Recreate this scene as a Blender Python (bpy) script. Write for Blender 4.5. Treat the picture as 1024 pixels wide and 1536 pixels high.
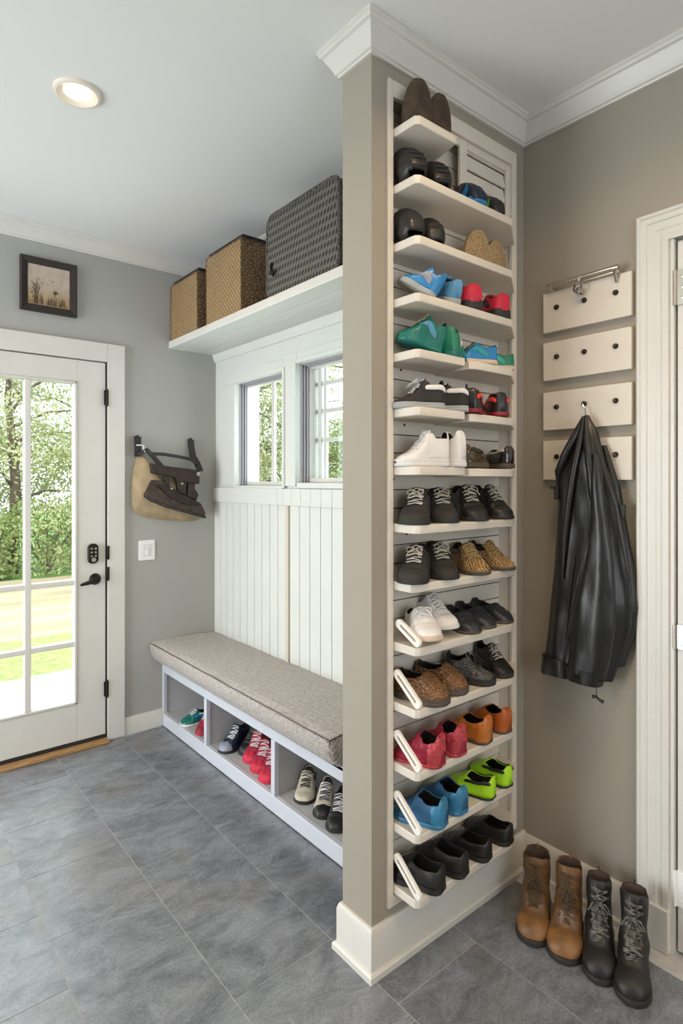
import bpy, bmesh, math, random
from mathutils import Vector, Matrix, noise
PI = math.pi
S = bpy.context.scene
for o in list(bpy.data.objects): bpy.data.objects.remove(o)
C = S.collection

# ------------------------------------------------------------------ camera, light, exposure
XP, YP, YP2, XR, XW, YD = 1.095, 1.201, 1.325, 1.817, 1.655, 3.184   # wall planes (metres)
ZC, ZT = 2.53, 2.61                                                   # crown bottom, ceiling
XL, YF = -2.0, -1.9                                                   # left wall, wall behind the camera
cam_d = bpy.data.cameras.new('camera'); cam = bpy.data.objects.new('camera', cam_d); C.objects.link(cam)
cam.location = (0, 0, 1.36)
cam.rotation_euler = (PI/2, 0, math.radians(50.548 - 90))
cam_d.lens = 887.2/1536*36; cam_d.sensor_width = 36; cam_d.shift_y = -46.5/1536
cam_d.clip_start = .02; cam_d.clip_end = 300
S.camera = cam
S.view_settings.view_transform = 'Standard'; S.view_settings.look = 'None'
S.view_settings.exposure = -0.18; S.view_settings.gamma = 1.0; S.view_settings.use_curve_mapping = False
S.cycles.use_denoising = True
S.cycles.max_bounces = 8; S.cycles.diffuse_bounces = 4; S.cycles.transparent_max_bounces = 12
S.cycles.caustics_reflective = False; S.cycles.caustics_refractive = False
S.cycles.sample_clamp_indirect = 8

W = bpy.data.worlds.new('sky'); S.world = W; W.use_nodes = True
bgn = W.node_tree.nodes['Background']
bgn.inputs[0].default_value = (.86, .93, 1, 1); bgn.inputs[1].default_value = 5.4

def light(name, kind, loc, rot, energy, color=(1, 1, 1), size=.2, size_y=None, spread=None):
    d = bpy.data.lights.new(name, kind); d.energy = energy; d.color = color
    if kind == 'AREA':
        d.size = size
        if size_y: d.shape = 'RECTANGLE'; d.size_y = size_y
        else: d.shape = 'DISK'
        if spread: d.spread = spread
    elif kind == 'SUN': d.angle = math.radians(2)
    o = bpy.data.objects.new(name, d); C.objects.link(o); o.location = loc; o.rotation_euler = rot
    return o
light('sun', 'SUN', (0, 0, 10), (math.radians(42), 0, math.radians(-55)), 2.6, (1, .95, .85))
# added fill lights, set in two invented openings of the unseen walls
light('left_fill_light', 'AREA', (XL-.02, 2.2, 1.1), (0, -PI/2, 0), 41, (.95, .98, 1), 2.0, 1.5, math.radians(128))
light('rear_fill_light', 'AREA', (.0, YF-.02, 1.45), (PI/2, 0, 0), 2, (1, .90, .78), 2.2, 1.4)

# ------------------------------------------------------------------ materials
_m = {}
def mat(key, col, rough=.6, metal=0, var=0, vscale=6, bump=0, bscale=60, spec=None, col2=None, coat=0, trans=0, stretch=None, detail=4):
    if key in _m: return _m[key]
    m = bpy.data.materials.new(key); m.use_nodes = True
    nt = m.node_tree; N = nt.nodes; Lk = nt.links; b = N['Principled BSDF']
    b.inputs['Roughness'].default_value = rough; b.inputs['Metallic'].default_value = metal
    b.inputs['Base Color'].default_value = (*col, 1)
    if spec is not None: b.inputs['Specular IOR Level'].default_value = spec
    if coat: b.inputs['Coat Weight'].default_value = coat; b.inputs['Coat Roughness'].default_value = .15
    tc = N.new('ShaderNodeTexCoord'); src = tc.outputs['Object']
    if stretch:
        mp = N.new('ShaderNodeMapping'); mp.inputs['Scale'].default_value = stretch
        Lk.new(src, mp.inputs[0]); src = mp.outputs[0]
    if var or col2:
        n = N.new('ShaderNodeTexNoise'); n.inputs['Scale'].default_value = vscale; n.inputs['Detail'].default_value = detail
        Lk.new(src, n.inputs[0])
        r = N.new('ShaderNodeValToRGB'); r.color_ramp.elements[0].position = .35; r.color_ramp.elements[1].position = .65
        c2 = col2 or tuple(c*(1-var) for c in col)
        r.color_ramp.elements[0].color = (*c2, 1); r.color_ramp.elements[1].color = (*col, 1)
        Lk.new(n.outputs['Fac'], r.inputs[0]); Lk.new(r.outputs[0], b.inputs['Base Color'])
    if bump:
        n = N.new('ShaderNodeTexNoise'); n.inputs['Scale'].default_value = bscale; n.inputs['Detail'].default_value = 3
        Lk.new(src, n.inputs[0])
        bp = N.new('ShaderNodeBump'); bp.inputs['Strength'].default_value = bump; bp.inputs['Distance'].default_value = .003
        Lk.new(n.outputs['Fac'], bp.inputs['Height']); Lk.new(bp.outputs[0], b.inputs['Normal'])
    _m[key] = m
    return m

M_wall = mat('grey_wall_paint', (.40, .395, .365), .75, var=.05, vscale=2, bump=.05, bscale=250)
M_wallw = mat('taupe_wall_paint', (.34, .305, .25), .75, var=.05, vscale=2, bump=.05, bscale=250)
M_ceil = mat('ceiling_paint', (.78, .78, .76), .85, bump=.04, bscale=200)
M_trim = mat('white_trim_paint', (.68, .66, .61), .38, var=.04, vscale=9)
M_cream = mat('cream_rack_paint', (.72, .66, .57), .45, var=.06, vscale=12)
M_board = mat('cream_board_paint', (.74, .67, .57), .5, var=.05, vscale=14)
M_gap = mat('dark_gap', (.05, .04, .035), .9)
M_bronze = mat('dark_bronze', (.035, .028, .024), .4, .8, var=.3, vscale=30)
M_nickel = mat('brushed_nickel', (.62, .58, .50), .28, 1)
M_plastic = mat('white_plastic', (.85, .85, .83), .35)
M_wood = mat('oak_threshold', (.50, .29, .12), .45, var=.45, vscale=10, stretch=(2, 30, 30), bump=.2, bscale=20)
M_black = mat('black_matte', (.015, .014, .013), .6)
M_grout = mat('pale_grout', (.55, .55, .54), .9, var=.15, vscale=30)
M_benchw = mat('bench_white_paint', (.60, .62, .67), .4, var=.03)
M_benchin = mat('bench_inside_paint', (.52, .51, .51), .55, var=.04)
M_bead = mat('beadboard_paint', (.69, .705, .66), .42, var=.03)

def tile_mat():
    m = bpy.data.materials.new('slate_tile'); m.use_nodes = True
    nt = m.node_tree; N = nt.nodes; L = nt.links; b = N['Principled BSDF']
    at = N.new('ShaderNodeAttribute'); at.attribute_name = 'tint'
    tc = N.new('ShaderNodeTexCoord')
    ad = N.new('ShaderNodeVectorMath'); ad.operation = 'MULTIPLY_ADD'
    L.new(at.outputs['Color'], ad.inputs[0]); ad.inputs[1].default_value = (7, 9, 5); L.new(tc.outputs['Object'], ad.inputs[2])
    n1 = N.new('ShaderNodeTexNoise'); n1.inputs['Scale'].default_value = 6.5; n1.inputs['Detail'].default_value = 12; n1.inputs['Distortion'].default_value = .5; n1.inputs['Roughness'].default_value = .78
    mp = N.new('ShaderNodeMapping'); mp.inputs['Rotation'].default_value = (0, 0, .9); mp.inputs['Scale'].default_value = (1, 1.7, 1)
    L.new(ad.outputs[0], mp.inputs[0]); L.new(mp.outputs[0], n1.inputs[0])
    r1 = N.new('ShaderNodeValToRGB'); e = r1.color_ramp.elements
    e[0].position = .30; e[0].color = (.066, .074, .086, 1); e[1].position = .68; e[1].color = (.27, .29, .32, 1)
    L.new(n1.outputs['Fac'], r1.inputs[0])
    n2 = N.new('ShaderNodeTexNoise'); n2.inputs['Scale'].default_value = 3.1; n2.inputs['Detail'].default_value = 3
    L.new(ad.outputs[0], n2.inputs[0])
    r2 = N.new('ShaderNodeValToRGB'); e = r2.color_ramp.elements
    e[0].position = .54; e[0].color = (0, 0, 0, 1); e[1].position = .75; e[1].color = (1, 1, 1, 1)
    L.new(n2.outputs['Fac'], r2.inputs[0])
    mx = N.new('ShaderNodeMixRGB'); mx.inputs[2].default_value = (.20, .175, .14, 1)
    mm = N.new('ShaderNodeMath'); mm.operation = 'MULTIPLY'; mm.inputs[1].default_value = .45
    L.new(r2.outputs[0], mm.inputs[0]); L.new(mm.outputs[0], mx.inputs[0]); L.new(r1.outputs[0], mx.inputs[1])
    n3 = N.new('ShaderNodeTexNoise'); n3.inputs['Scale'].default_value = 150; n3.inputs['Detail'].default_value = 6; n3.inputs['Roughness'].default_value = .75
    L.new(tc.outputs['Object'], n3.inputs[0])
    m3 = N.new('ShaderNodeMixRGB'); m3.blend_type = 'OVERLAY'; m3.inputs[0].default_value = .8
    L.new(mx.outputs[0], m3.inputs[1]); L.new(n3.outputs['Fac'], m3.inputs[2])
    L.new(m3.outputs[0], b.inputs['Base Color'])
    b.inputs['Roughness'].default_value = .27; b.inputs['Specular IOR Level'].default_value = .9
    bp = N.new('ShaderNodeBump'); bp.inputs['Strength'].default_value = .16; bp.inputs['Distance'].default_value = .002
    aa = N.new('ShaderNodeMath'); aa.operation = 'MULTIPLY_ADD'; aa.inputs[1].default_value = .25
    L.new(n3.outputs['Fac'], aa.inputs[0]); L.new(n1.outputs['Fac'], aa.inputs[2]); L.new(aa.outputs[0], bp.inputs['Height'])
    L.new(bp.outputs[0], b.inputs['Normal'])
    return m
M_tile = tile_mat()

def glass_mat():
    m = bpy.data.materials.new('window_glass'); m.use_nodes = True
    N = m.node_tree.nodes; L = m.node_tree.links
    for n in list(N):
        if n.type == 'BSDF_PRINCIPLED': N.remove(n)
    t = N.new('ShaderNodeBsdfTransparent'); t.inputs[0].default_value = (.97, .99, .98, 1)
    g = N.new('ShaderNodeBsdfGlossy'); g.inputs['Roughness'].default_value = .02
    lw = N.new('ShaderNodeLayerWeight'); lw.inputs[0].default_value = .5
    pw = N.new('ShaderNodeMath'); pw.operation = 'POWER'; pw.inputs[1].default_value = 4; L.new(lw.outputs['Facing'], pw.inputs[0])
    f = N.new('ShaderNodeMath'); f.operation = 'MULTIPLY_ADD'; f.inputs[1].default_value = .6; f.inputs[2].default_value = .035; L.new(pw.outputs[0], f.inputs[0])
    x = N.new('ShaderNodeMixShader'); L.new(f.outputs[0], x.inputs[0]); L.new(t.outputs[0], x.inputs[1]); L.new(g.outputs[0], x.inputs[2])
    L.new(x.outputs[0], N['Material Output'].inputs[0])
    return m
M_glass = glass_mat()

def emit_mat(key, col, s):
    m = bpy.data.materials.new(key); m.use_nodes = True; b = m.node_tree.nodes['Principled BSDF']
    b.inputs['Base Color'].default_value = (*col, 1); b.inputs['Emission Color'].default_value = (*col, 1); b.inputs['Emission Strength'].default_value = s
    return m
M_lamp = emit_mat('lamp_glow', (1, .86, .62), 9)

def tex_mat(key, kind, c1, c2, scale, rough=.8, bump=.5, rot=(0, 0, 0), sc=(1, 1, 1), lo=.4, hi=.6):
    """patterned surfaces: 'weave' two crossed bands, 'herring' fine zigzag, 'cell' voronoi"""
    m = bpy.data.materials.new(key); m.use_nodes = True
    N = m.node_tree.nodes; L = m.node_tree.links; b = N['Principled BSDF']; b.inputs['Roughness'].default_value = rough
    tc = N.new('ShaderNodeTexCoord'); mp = N.new('ShaderNodeMapping'); mp.inputs['Rotation'].default_value = rot; mp.inputs['Scale'].default_value = sc
    L.new(tc.outputs['Object'], mp.inputs[0])
    if kind == 'weave':
        outs = []
        for d in ('Y', 'Z'):
            w = N.new('ShaderNodeTexWave'); w.bands_direction = d; w.inputs['Scale'].default_value = scale
            w.inputs['Distortion'].default_value = 2.5; w.inputs['Detail'].default_value = 2; w.inputs['Detail Scale'].default_value = 2
            L.new(mp.outputs[0], w.inputs[0]); outs.append(w.outputs['Fac'])
        k = N.new('ShaderNodeMath'); k.operation = 'MULTIPLY'; L.new(outs[0], k.inputs[0]); L.new(outs[1], k.inputs[1]); fac = k.outputs[0]
    elif kind == 'cell':
        v = N.new('ShaderNodeTexVoronoi'); v.feature = 'DISTANCE_TO_EDGE'; v.inputs['Scale'].default_value = scale
        L.new(mp.outputs[0], v.inputs[0])
        k = N.new('ShaderNodeMath'); k.operation = 'MULTIPLY'; k.inputs[1].default_value = 3; L.new(v.outputs[0], k.inputs[0]); fac = k.outputs[0]
    elif kind == 'dash':                       # rows of slanted oval slots in the Y-Z plane
        sp = N.new('ShaderNodeSeparateXYZ'); L.new(tc.outputs['Object'], sp.inputs[0])
        def M(op, a, b=None, c=None):
            k = N.new('ShaderNodeMath'); k.operation = op
            for i_, q in enumerate((a, b, c)):
                if q is None: continue
                if isinstance(q, (int, float)): k.inputs[i_].default_value = q
                else: L.new(q, k.inputs[i_])
            return k.outputs[0]
        rowf = M('DIVIDE', sp.outputs[2], .032); row = M('FLOOR', rowf); fz = M('SUBTRACT', M('SUBTRACT', rowf, row), .5)
        yy = M('ADD', M('DIVIDE', sp.outputs[1], .0205), M('MULTIPLY', row, .5)); yy = M('ADD', yy, M('MULTIPLY', fz, .55))
        fy = M('SUBTRACT', M('FRACT', yy), .5)
        d2 = M('ADD', M('MULTIPLY', M('MULTIPLY', fy, fy), 9.0), M('MULTIPLY', M('MULTIPLY', fz, fz), 7.0))
        fac = M('MULTIPLY', d2, 1.0)
    else:
        w = N.new('ShaderNodeTexWave'); w.bands_direction = 'DIAGONAL'; w.inputs['Scale'].default_value = scale; w.inputs['Distortion'].default_value = 6
        w.inputs['Detail'].default_value = 3; w.inputs['Detail Scale'].default_value = 3
        L.new(mp.outputs[0], w.inputs[0]); fac = w.outputs['Fac']
    n = N.new('ShaderNodeTexNoise'); n.inputs['Scale'].default_value = 14; L.new(tc.outputs['Object'], n.inputs[0])
    a = N.new('ShaderNodeMath'); a.operation = 'MULTIPLY_ADD'; a.inputs[1].default_value = .35; a.inputs[2].default_value = -.17
    L.new(n.outputs['Fac'], a.inputs[0])
    s = N.new('ShaderNodeMath'); L.new(a.outputs[0], s.inputs[0]); L.new(fac, s.inputs[1])
    r = N.new('ShaderNodeValToRGB'); e = r.color_ramp.elements; e[0].position = lo; e[1].position = hi
    e[0].color = (*c1, 1); e[1].color = (*c2, 1); L.new(s.outputs[0], r.inputs[0]); L.new(r.outputs[0], b.inputs['Base Color'])
    if bump:
        bp = N.new('ShaderNodeBump'); bp.inputs['Strength'].default_value = bump; bp.inputs['Distance'].default_value = .003
        L.new(fac, bp.inputs['Height']); L.new(bp.outputs[0], b.inputs['Normal'])
    return m

# ------------------------------------------------------------------ helpers
ORG = {}
def obj(name, bm, m, parent=None, out=False, bevel=0, smooth=40, seg=2, kind=None, extra=(), subdiv=0, label=None):
    if parent is not None: bmesh.ops.translate(bm, verts=bm.verts, vec=-ORG[parent.name])
    bmesh.ops.recalc_face_normals(bm, faces=bm.faces)
    if out:                                       # open shells: make sure the outside faces out
        c0 = sum((v.co for v in bm.verts), Vector())/len(bm.verts)
        if sum(f.normal.dot(f.calc_center_median()-c0)*f.calc_area() for f in bm.faces) < 0: bmesh.ops.reverse_faces(bm, faces=bm.faces)
    me = bpy.data.meshes.new(name); bm.to_mesh(me); bm.free()
    me.materials.append(m)
    for e in extra: me.materials.append(e)
    for p in me.polygons: p.use_smooth = True
    me.set_sharp_from_angle(angle=math.radians(smooth))
    o = bpy.data.objects.new(name, me); C.objects.link(o)
    if parent is not None: o.parent = parent; ORG[o.name] = ORG[parent.name].copy()
    else: ORG[o.name] = Vector((0, 0, 0))
    if bevel:
        b = o.modifiers.new('bevel', 'BEVEL'); b.width = bevel; b.segments = seg; b.limit_method = 'ANGLE'; b.angle_limit = math.radians(35)
    if subdiv:
        b = o.modifiers.new('sub', 'SUBSURF'); b.levels = subdiv; b.render_levels = subdiv
    if kind: o['kind'] = kind
    if label: o['label'] = label
    return o
def struct(name, bm, m, **k): return obj(name, bm, m, kind='structure', **k)
def thing(name, label, cat, loc=(0, 0, 0), group=None):
    o = bpy.data.objects.new(name, None); C.objects.link(o); o.location = loc; o.empty_display_size = .05
    o['label'] = label; o['category'] = cat
    if group: o['group'] = group
    ORG[o.name] = Vector(loc)
    return o
def tag(o, label, cat, group=None):
    o['label'] = label; o['category'] = cat
    if group: o['group'] = group
    return o
def box(bm, x0, x1, y0, y1, z0, z1, mi=0, rot=None, ctr=None):
    vs = [bm.verts.new((x, y, z)) for x in (x0, x1) for y in (y0, y1) for z in (z0, z1)]
    f = [(0, 1, 3, 2), (4, 6, 7, 5), (0, 4, 5, 1), (2, 3, 7, 6), (0, 2, 6, 4), (1, 5, 7, 3)]
    for q in f:
        g = bm.faces.new([vs[i] for i in q]); g.material_index = mi
    if rot is not None:
        c = Vector(ctr) if ctr else Vector(((x0+x1)/2, (y0+y1)/2, (z0+z1)/2))
        bmesh.ops.transform(bm, matrix=Matrix.Translation(c) @ rot @ Matrix.Translation(-c), verts=vs)
    return vs
def B(*boxes):
    bm = bmesh.new()
    for b in boxes: box(bm, *b)
    return bm
def prism(bm, pts, axis, a, b, mi=0):
    """outline pts (2D) extruded along axis from a to b. x: (y,z); y: (x,z); z: (x,y)"""
    def v(p, c): return {'x': (c, p[0], p[1]), 'y': (p[0], c, p[1]), 'z': (p[0], p[1], c)}[axis]
    A = [bm.verts.new(v(p, a)) for p in pts]; Bv = [bm.verts.new(v(p, b)) for p in pts]; n = len(pts)
    fs = [bm.faces.new(A), bm.faces.new(Bv[::-1])]
    for i in range(n): fs.append(bm.faces.new((A[i], Bv[i], Bv[(i+1) % n], A[(i+1) % n])))
    for f in fs: f.material_index = mi
    return A+Bv
def tube(bm, pts, r, n=8, cap=True, mi=0, flat=1.0, up=None):
    pts = [Vector(p) for p in pts]; rings = []
    rr = r if isinstance(r, (list, tuple)) else [r]*len(pts)
    prev = None
    for i, p in enumerate(pts):
        t = (pts[min(i+1, len(pts)-1)]-pts[max(i-1, 0)])
        if t.length < 1e-9: t = Vector((0, 0, 1))
        t.normalize()
        ref = Vector(up) if up else (prev if prev is not None else (Vector((0, 0, 1)) if abs(t.z) < .9 else Vector((1, 0, 0))))
        s = t.cross(ref)
        if s.length < 1e-6: s = t.cross(Vector((1, 0, 0)))
        s.normalize(); u = s.cross(t).normalized(); prev = u
        rings.append([bm.verts.new(p+s*math.cos(2*PI*k/n)*rr[i]+u*math.sin(2*PI*k/n)*rr[i]*flat) for k in range(n)])
    for a, b in zip(rings, rings[1:]):
        for k in range(n):
            f = bm.faces.new((a[k], a[(k+1) % n], b[(k+1) % n], b[k])); f.material_index = mi
    if cap:
        for rg in (rings[0], rings[-1]):
            f = bm.faces.new(rg); f.material_index = mi
    return rings
def lathe(bm, prof, origin, axis='z', n=20, mi=0):
    """prof = [(radius, height)...] closed at the ends when radius is 0"""
    o = Vector(origin)
    def P(r, a, h):
        c, s = r*math.cos(a), r*math.sin(a)
        return o+Vector({'z': (c, s, h), 'x': (h, c, s), 'y': (c, h, s)}[axis])
    rings = []
    for r, h in prof:
        rings.append([bm.verts.new(P(r, 0, h))] if r < 1e-6 else [bm.verts.new(P(r, 2*PI*k/n, h)) for k in range(n)])
    for a, b in zip(rings, rings[1:]):
        for k in range(n):
            k2 = (k+1) % n
            q = [a[0], b[k], b[k2]] if len(a) == 1 else ([a[k], a[k2], b[0]] if len(b) == 1 else [a[k], a[k2], b[k2], b[k]])
            f = bm.faces.new(q); f.material_index = mi
def interp(tab, t):
    if t <= tab[0][0]: return tab[0][1]
    for (a, x), (b, y) in zip(tab, tab[1:]):
        if t <= b:
            k = (t-a)/(b-a); k = k*k*(3-2*k)
            return x+(y-x)*k
    return tab[-1][1]
def lin(tab, t):
    if t <= tab[0][0]: return tab[0][1:]
    for p, q in zip(tab, tab[1:]):
        if t <= q[0]:
            k = (t-p[0])/(q[0]-p[0]); return tuple(a+(b-a)*k for a, b in zip(p[1:], q[1:]))
    return tab[-1][1:]
def sweep(bm, path, prof, closed=False):
    """profile (offset into the room, z) along a plan path whose room side is on its left; mitred corners"""
    n = len(path); P = [Vector((*p, 0)) for p in path]; rings = []
    for i in range(n):
        def nrm(a, b): d = (b-a).normalized(); return Vector((-d.y, d.x, 0))
        n0 = nrm(P[i-1], P[i]) if (closed or i > 0) else None
        n1 = nrm(P[i], P[(i+1) % n]) if (closed or i < n-1) else None
        if n0 is None: m = n1
        elif n1 is None: m = n0
        else: m = (n0+n1); m = m/ m.dot(n0)
        rings.append([bm.verts.new(P[i]+m*o+Vector((0, 0, z))) for o, z in prof])
    k = len(prof)
    for i in range(n if closed else n-1):
        a, b = rings[i], rings[(i+1) % n]
        for j in range(k): bm.faces.new((a[j], a[(j+1) % k], b[(j+1) % k], b[j]))
    if not closed: bm.faces.new(rings[0]); bm.faces.new(rings[-1][::-1])

# ------------------------------------------------------------------ room shell
TH = .14
# floor tiles: real tiles with grout joints between them
bm = bmesh.new(); rnd = random.Random(4)
lay = bm.loops.layers.color.new('tint')
cols = {-1: 2.03, 0: 2.03, 1: 2.58, 2: 2.74, 3: 2.80}
for k in range(-8, 5):
    x0, x1 = .445+.3235*(k-1), .445+.3235*k
    off = cols.get(k, 2.03+.17*(k % 2))
    y = off-.341*14
    if k == 4: y = 1.19-.341*12
    js = []
    while y < YD+.5: js.append(y); y += .341
    if k == 1: js = [q for q in js if abs(q-1.557) > .02]
    if k == 4: js = [q for q in js if abs(q-.849) > .02]
    for y, yn in zip(js, js[1:]):
        a0, a1, b0, b1 = max(x0, XL), min(x1, XR), max(y, YF), min(yn, YD)
        if a1-a0 > .01 and b1-b0 > .01:
            g = .0013
            n0 = len(bm.faces)
            vs = box(bm, a0+g, a1-g, b0+g, b1-g, -.012, 0)
            c = (rnd.random(), rnd.random(), rnd.random(), 1)
            for f in {f for v in vs for f in v.link_faces}:
                f.material_index = 0
                for l in f.loops: l[lay] = c
bm2 = box(bm, XL-TH, XR+TH, YF-TH, YD+TH, -.12, -.0012, 1)
struct('floor', bm, M_tile, extra=(M_grout,))
struct('ceiling', B((XL-TH, XR+TH, YF-TH, YD+TH, ZT, ZT+.12)), M_ceil)

# door wall (back): door opening X .05..1.022 Z 0..1.985
DX0, DX1, DZ = .052, 1.022, 1.985
struct('wall_back', B((XL-TH, DX0, YD, YD+TH, 0, ZT), (DX1, XW+TH, YD, YD+TH, 0, ZT), (DX0, DX1, YD, YD+TH, DZ, ZT)), M_wall)
# window wall of the alcove, with two window openings
W1 = (2.452, 2.925, 1.335, 1.905); W2 = (1.86, 2.335, 1.352, 1.925)
ZS = 2.10
struct('wall_window', B((XW, XW+TH, YP2, YD, 0, W1[2]), (XW, XW+TH, YP2, YD, W2[3], ZT), (XW, XW+TH, W1[1], YD, W1[2], W2[3]),
        (XW, XW+TH, W2[1], W1[0], W1[2], W2[3]), (XW, XW+TH, YP2, W2[0], W1[2], W2[3]), (XW, XW+TH, W1[0], W1[1], W1[3], W2[3]),
        (XW, XW+TH, W2[0], W2[1], W1[2], W2[2])), M_bead)
# partition with the niche of the shoe rack in its face
NX0, NX1, NZ0, NZ1, NY = 1.165, 1.745, .19, 2.452, 1.262
struct('wall_partition', B((XP, NX0, YP, YP2, 0, ZT), (NX1, XR+.0, YP, YP2, 0, ZT), (NX0, NX1, YP, YP2, 0, NZ0), (NX0, NX1, YP, YP2, NZ1, ZT), (NX0, NX1, NY, YP2, NZ0, NZ1)), M_wallw)
# right wall with the door recess
RY0, RY1, RZ = -.16, .706, 2.066
struct('wall_right', B((XR, XR+TH, RY1, YP2, 0, ZT), (XR, XR+TH, YF, RY0, 0, ZT), (XR, XR+TH, RY0, RY1, RZ, ZT), (XR+.06, XR+TH, RY0, RY1, 0, RZ)), M_wallw)
# unseen walls, with openings invented for the two fill lights
struct('wall_left', B((XL-TH, XL, YF, YD, 0, .09), (XL-TH, XL, YF, YD, 2.11, ZT), (XL-TH, XL, YF, 1.45, .09, 2.11), (XL-TH, XL, 2.95, YD, .09, 2.11)), M_wallw)
struct('wall_front', B((XL-TH, XR+TH, YF-TH, YF, 0, .75), (XL-TH, XR+TH, YF-TH, YF, 2.15, ZT), (XL-TH, -1.1, YF-TH, YF, .75, 2.15), (1.1, XR+TH, YF-TH, YF, .75, 2.15)), M_wallw)

# crown moulding all round
def crown_prof(p, zb, zt):
    h = zt-zb
    return [(0, zb), (p*.16, zb), (p*.20, zb+h*.07), (p*.30, zb+h*.10), (p*.32, zb+h*.17), (p*.50, zb+h*.42), (p*.70, zb+h*.64),
            (p*.74, zb+h*.72), (p*.88, zb+h*.76), (p*.92, zb+h*.86), (p, zb+h*.90), (p, zt), (0, zt)]
bm = bmesh.new()
room = [(XR, YF), (XR, YP), (XP, YP), (XP, YP2), (XW, YP2), (XW, YD), (XL, YD), (XL, YF)]
sweep(bm, room, crown_prof(.055, ZC, ZT), closed=True)
struct('trim_1', bm, M_trim, smooth=30)
# baseboards
def base(name, path, h=.13, shoe=True, t=.013, m=None):
    bm = bmesh.new()
    pr = [(0, 0), (t+.010, 0), (t+.010, .016), (t+.005, .022), (t, .022)] if shoe else [(0, 0), (t, 0)]
    pr += [(t, h-.016), (t-.004, h-.004), (t-.006, h), (0, h)]
    sweep(bm, path, pr); return struct(name, bm, m or M_trim, smooth=30)
base('baseboard_partition', [(XR-.0, YP), (XP, YP), (XP, YP2), (XB if False else 1.33, YP2)], .135)
base('baseboard_right', [(XR, .806), (XR, YP-.0135)], .128)
base('baseboard_back', [(1.322, YD), (1.112, YD)], .093, shoe=False)
base('baseboard_left', [(XL, 1.45), (XL, YF)], .12)
base('baseboard_front', [(XL, YF), (XR, YF)], .12)

# ---- door 1 (to the garden): casing, leaf, glass, hardware
d1 = bpy.data.objects.new('door_1', None); C.objects.link(d1); d1.location = (.54, YD, 0); d1['kind'] = 'structure'; ORG['door_1'] = Vector((.54, YD, 0))
obj('door_casing', B((DX1, 1.112, YD-.020, YD+.002, 0, 2.079), (DX0-.09, DX0, YD-.020, YD+.002, 0, 2.079), (DX0, DX1, YD-.020, YD+.002, DZ-.003, 2.079)), M_trim, d1, bevel=.003)
obj('door_jamb', B((DX1-.002, DX1+.006, YD-.012, YD+TH, 0, DZ), (DX0-.006, DX0+.002, YD-.012, YD+TH, 0, DZ), (DX0, DX1, YD+.05, YD+TH, DZ-.01, DZ+.004)), M_gap, d1)
GX0, GX1, GZ0, GZ1 = .200, .873, .226, 1.866
lx0, lx1, lz0, lz1 = DX0+.006, DX1-.007, .036, DZ-.008
dy0, dy1 = YD-.006, YD+.038
obj('door_leaf', B((lx0, GX0, dy0, dy1, lz0, lz1), (GX1, lx1, dy0, dy1, lz0, lz1), (GX0, GX1, dy0, dy1, lz0, GZ0), (GX0, GX1, dy0, dy1, GZ1, lz1)), M_trim, d1, bevel=.002)
bm = bmesh.new()
s = .012
for a in ((GX0, GX0+s, GZ0, GZ1), (GX1-s, GX1, GZ0, GZ1), (GX0, GX1, GZ0, GZ0+s), (GX0, GX1, GZ1-s, GZ1)): box(bm, a[0], a[1], dy0-.006, dy1+.006, a[2], a[3])
for x in (.648, .424): box(bm, x-.014, x+.014, dy0-.003, dy1+.003, GZ0+s, GZ1-s)
for z in (.845, .532): box(bm, GX0+s*.5, GX1-s*.5, dy0-.0022, dy1+.0022, z-.012, z+.012)
obj('glazing_bars', bm, M_trim, d1, bevel=.003)
obj('glass', B((GX0+.004, GX1-.004, YD+.014, YD+.018, GZ0+.004, GZ1-.004)), M_glass, d1)
obj('door_sweep', B((lx0, lx1, dy0-.004, dy1, .020, .036)), M_black, d1)
obj('threshold', B((DX0, DX1, YD-.055, YD+TH, 0, .018)), M_wood, d1, bevel=.004)
for z in (1.795, .275, .985, .875):
    bm = bmesh.new()
    if z in (1.795, .275):
        tube(bm, [(1.017, YD-.022, z-.042), (1.017, YD-.022, z+.042)], .0062, 10)
        for q in (-.044, .044): lathe(bm, [(0, -.004), (.005, -.002), (.005, .002), (0, .004)], (1.017, YD-.022, z+q), 'z', 10)
        box(bm, 1.004, 1.026, YD-.022, YD-.014, z-.038, z+.038)
        obj('hinge', bm, M_bronze, d1)
    else:
        box(bm, 1.018, 1.030, YD-.024, YD-.016, z-.036, z+.036); box(bm, 1.020, 1.0285, YD-.026, YD-.022, z-.012, z+.012)
        obj('strike_plate', bm, M_bronze, d1, bevel=.001)
# keypad deadbolt
def rrect(cx, cz, w, h, r, n=5):
    P = []
    for sx, sz, a0 in ((1, 1, 0), (-1, 1, 90), (-1, -1, 180), (1, -1, 270)):
        for k in range(n+1):
            a = math.radians(a0+90*k/n); P.append((cx+sx*(w/2-r)+r*math.cos(a), cz+sz*(h/2-r)+r*math.sin(a)))
    return P
bm = bmesh.new(); prism(bm, rrect(.949, .986, .052, .102, .022), 'y', YD-.026, YD-.006)
dl = obj('keypad_lock', bm, M_bronze, d1, bevel=.004)
bm = bmesh.new()
for i in range(2):
    for j in range(3): lathe(bm, [(0, -.003), (.0055, -.003), (.0055, 0), (0, 0)], (.939+.02*i, YD-.0262, 1.012-.019*j), 'y', 10)
lathe(bm, [(0, -.006), (.011, -.005), (.012, 0), (0, 0)], (.949, YD-.026, .955), 'y', 14)
obj('button', bm, M_nickel, dl)
bm = bmesh.new()
lathe(bm, [(0, -.016), (.022, -.014), (.029, -.006), (.030, 0), (0, 0)], (.962, YD-.006, .852), 'y', 20)
lathe(bm, [(0, -.03), (.011, -.03), (.011, 0), (0, 0)], (.962, YD-.018, .852), 'y', 14)
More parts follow.
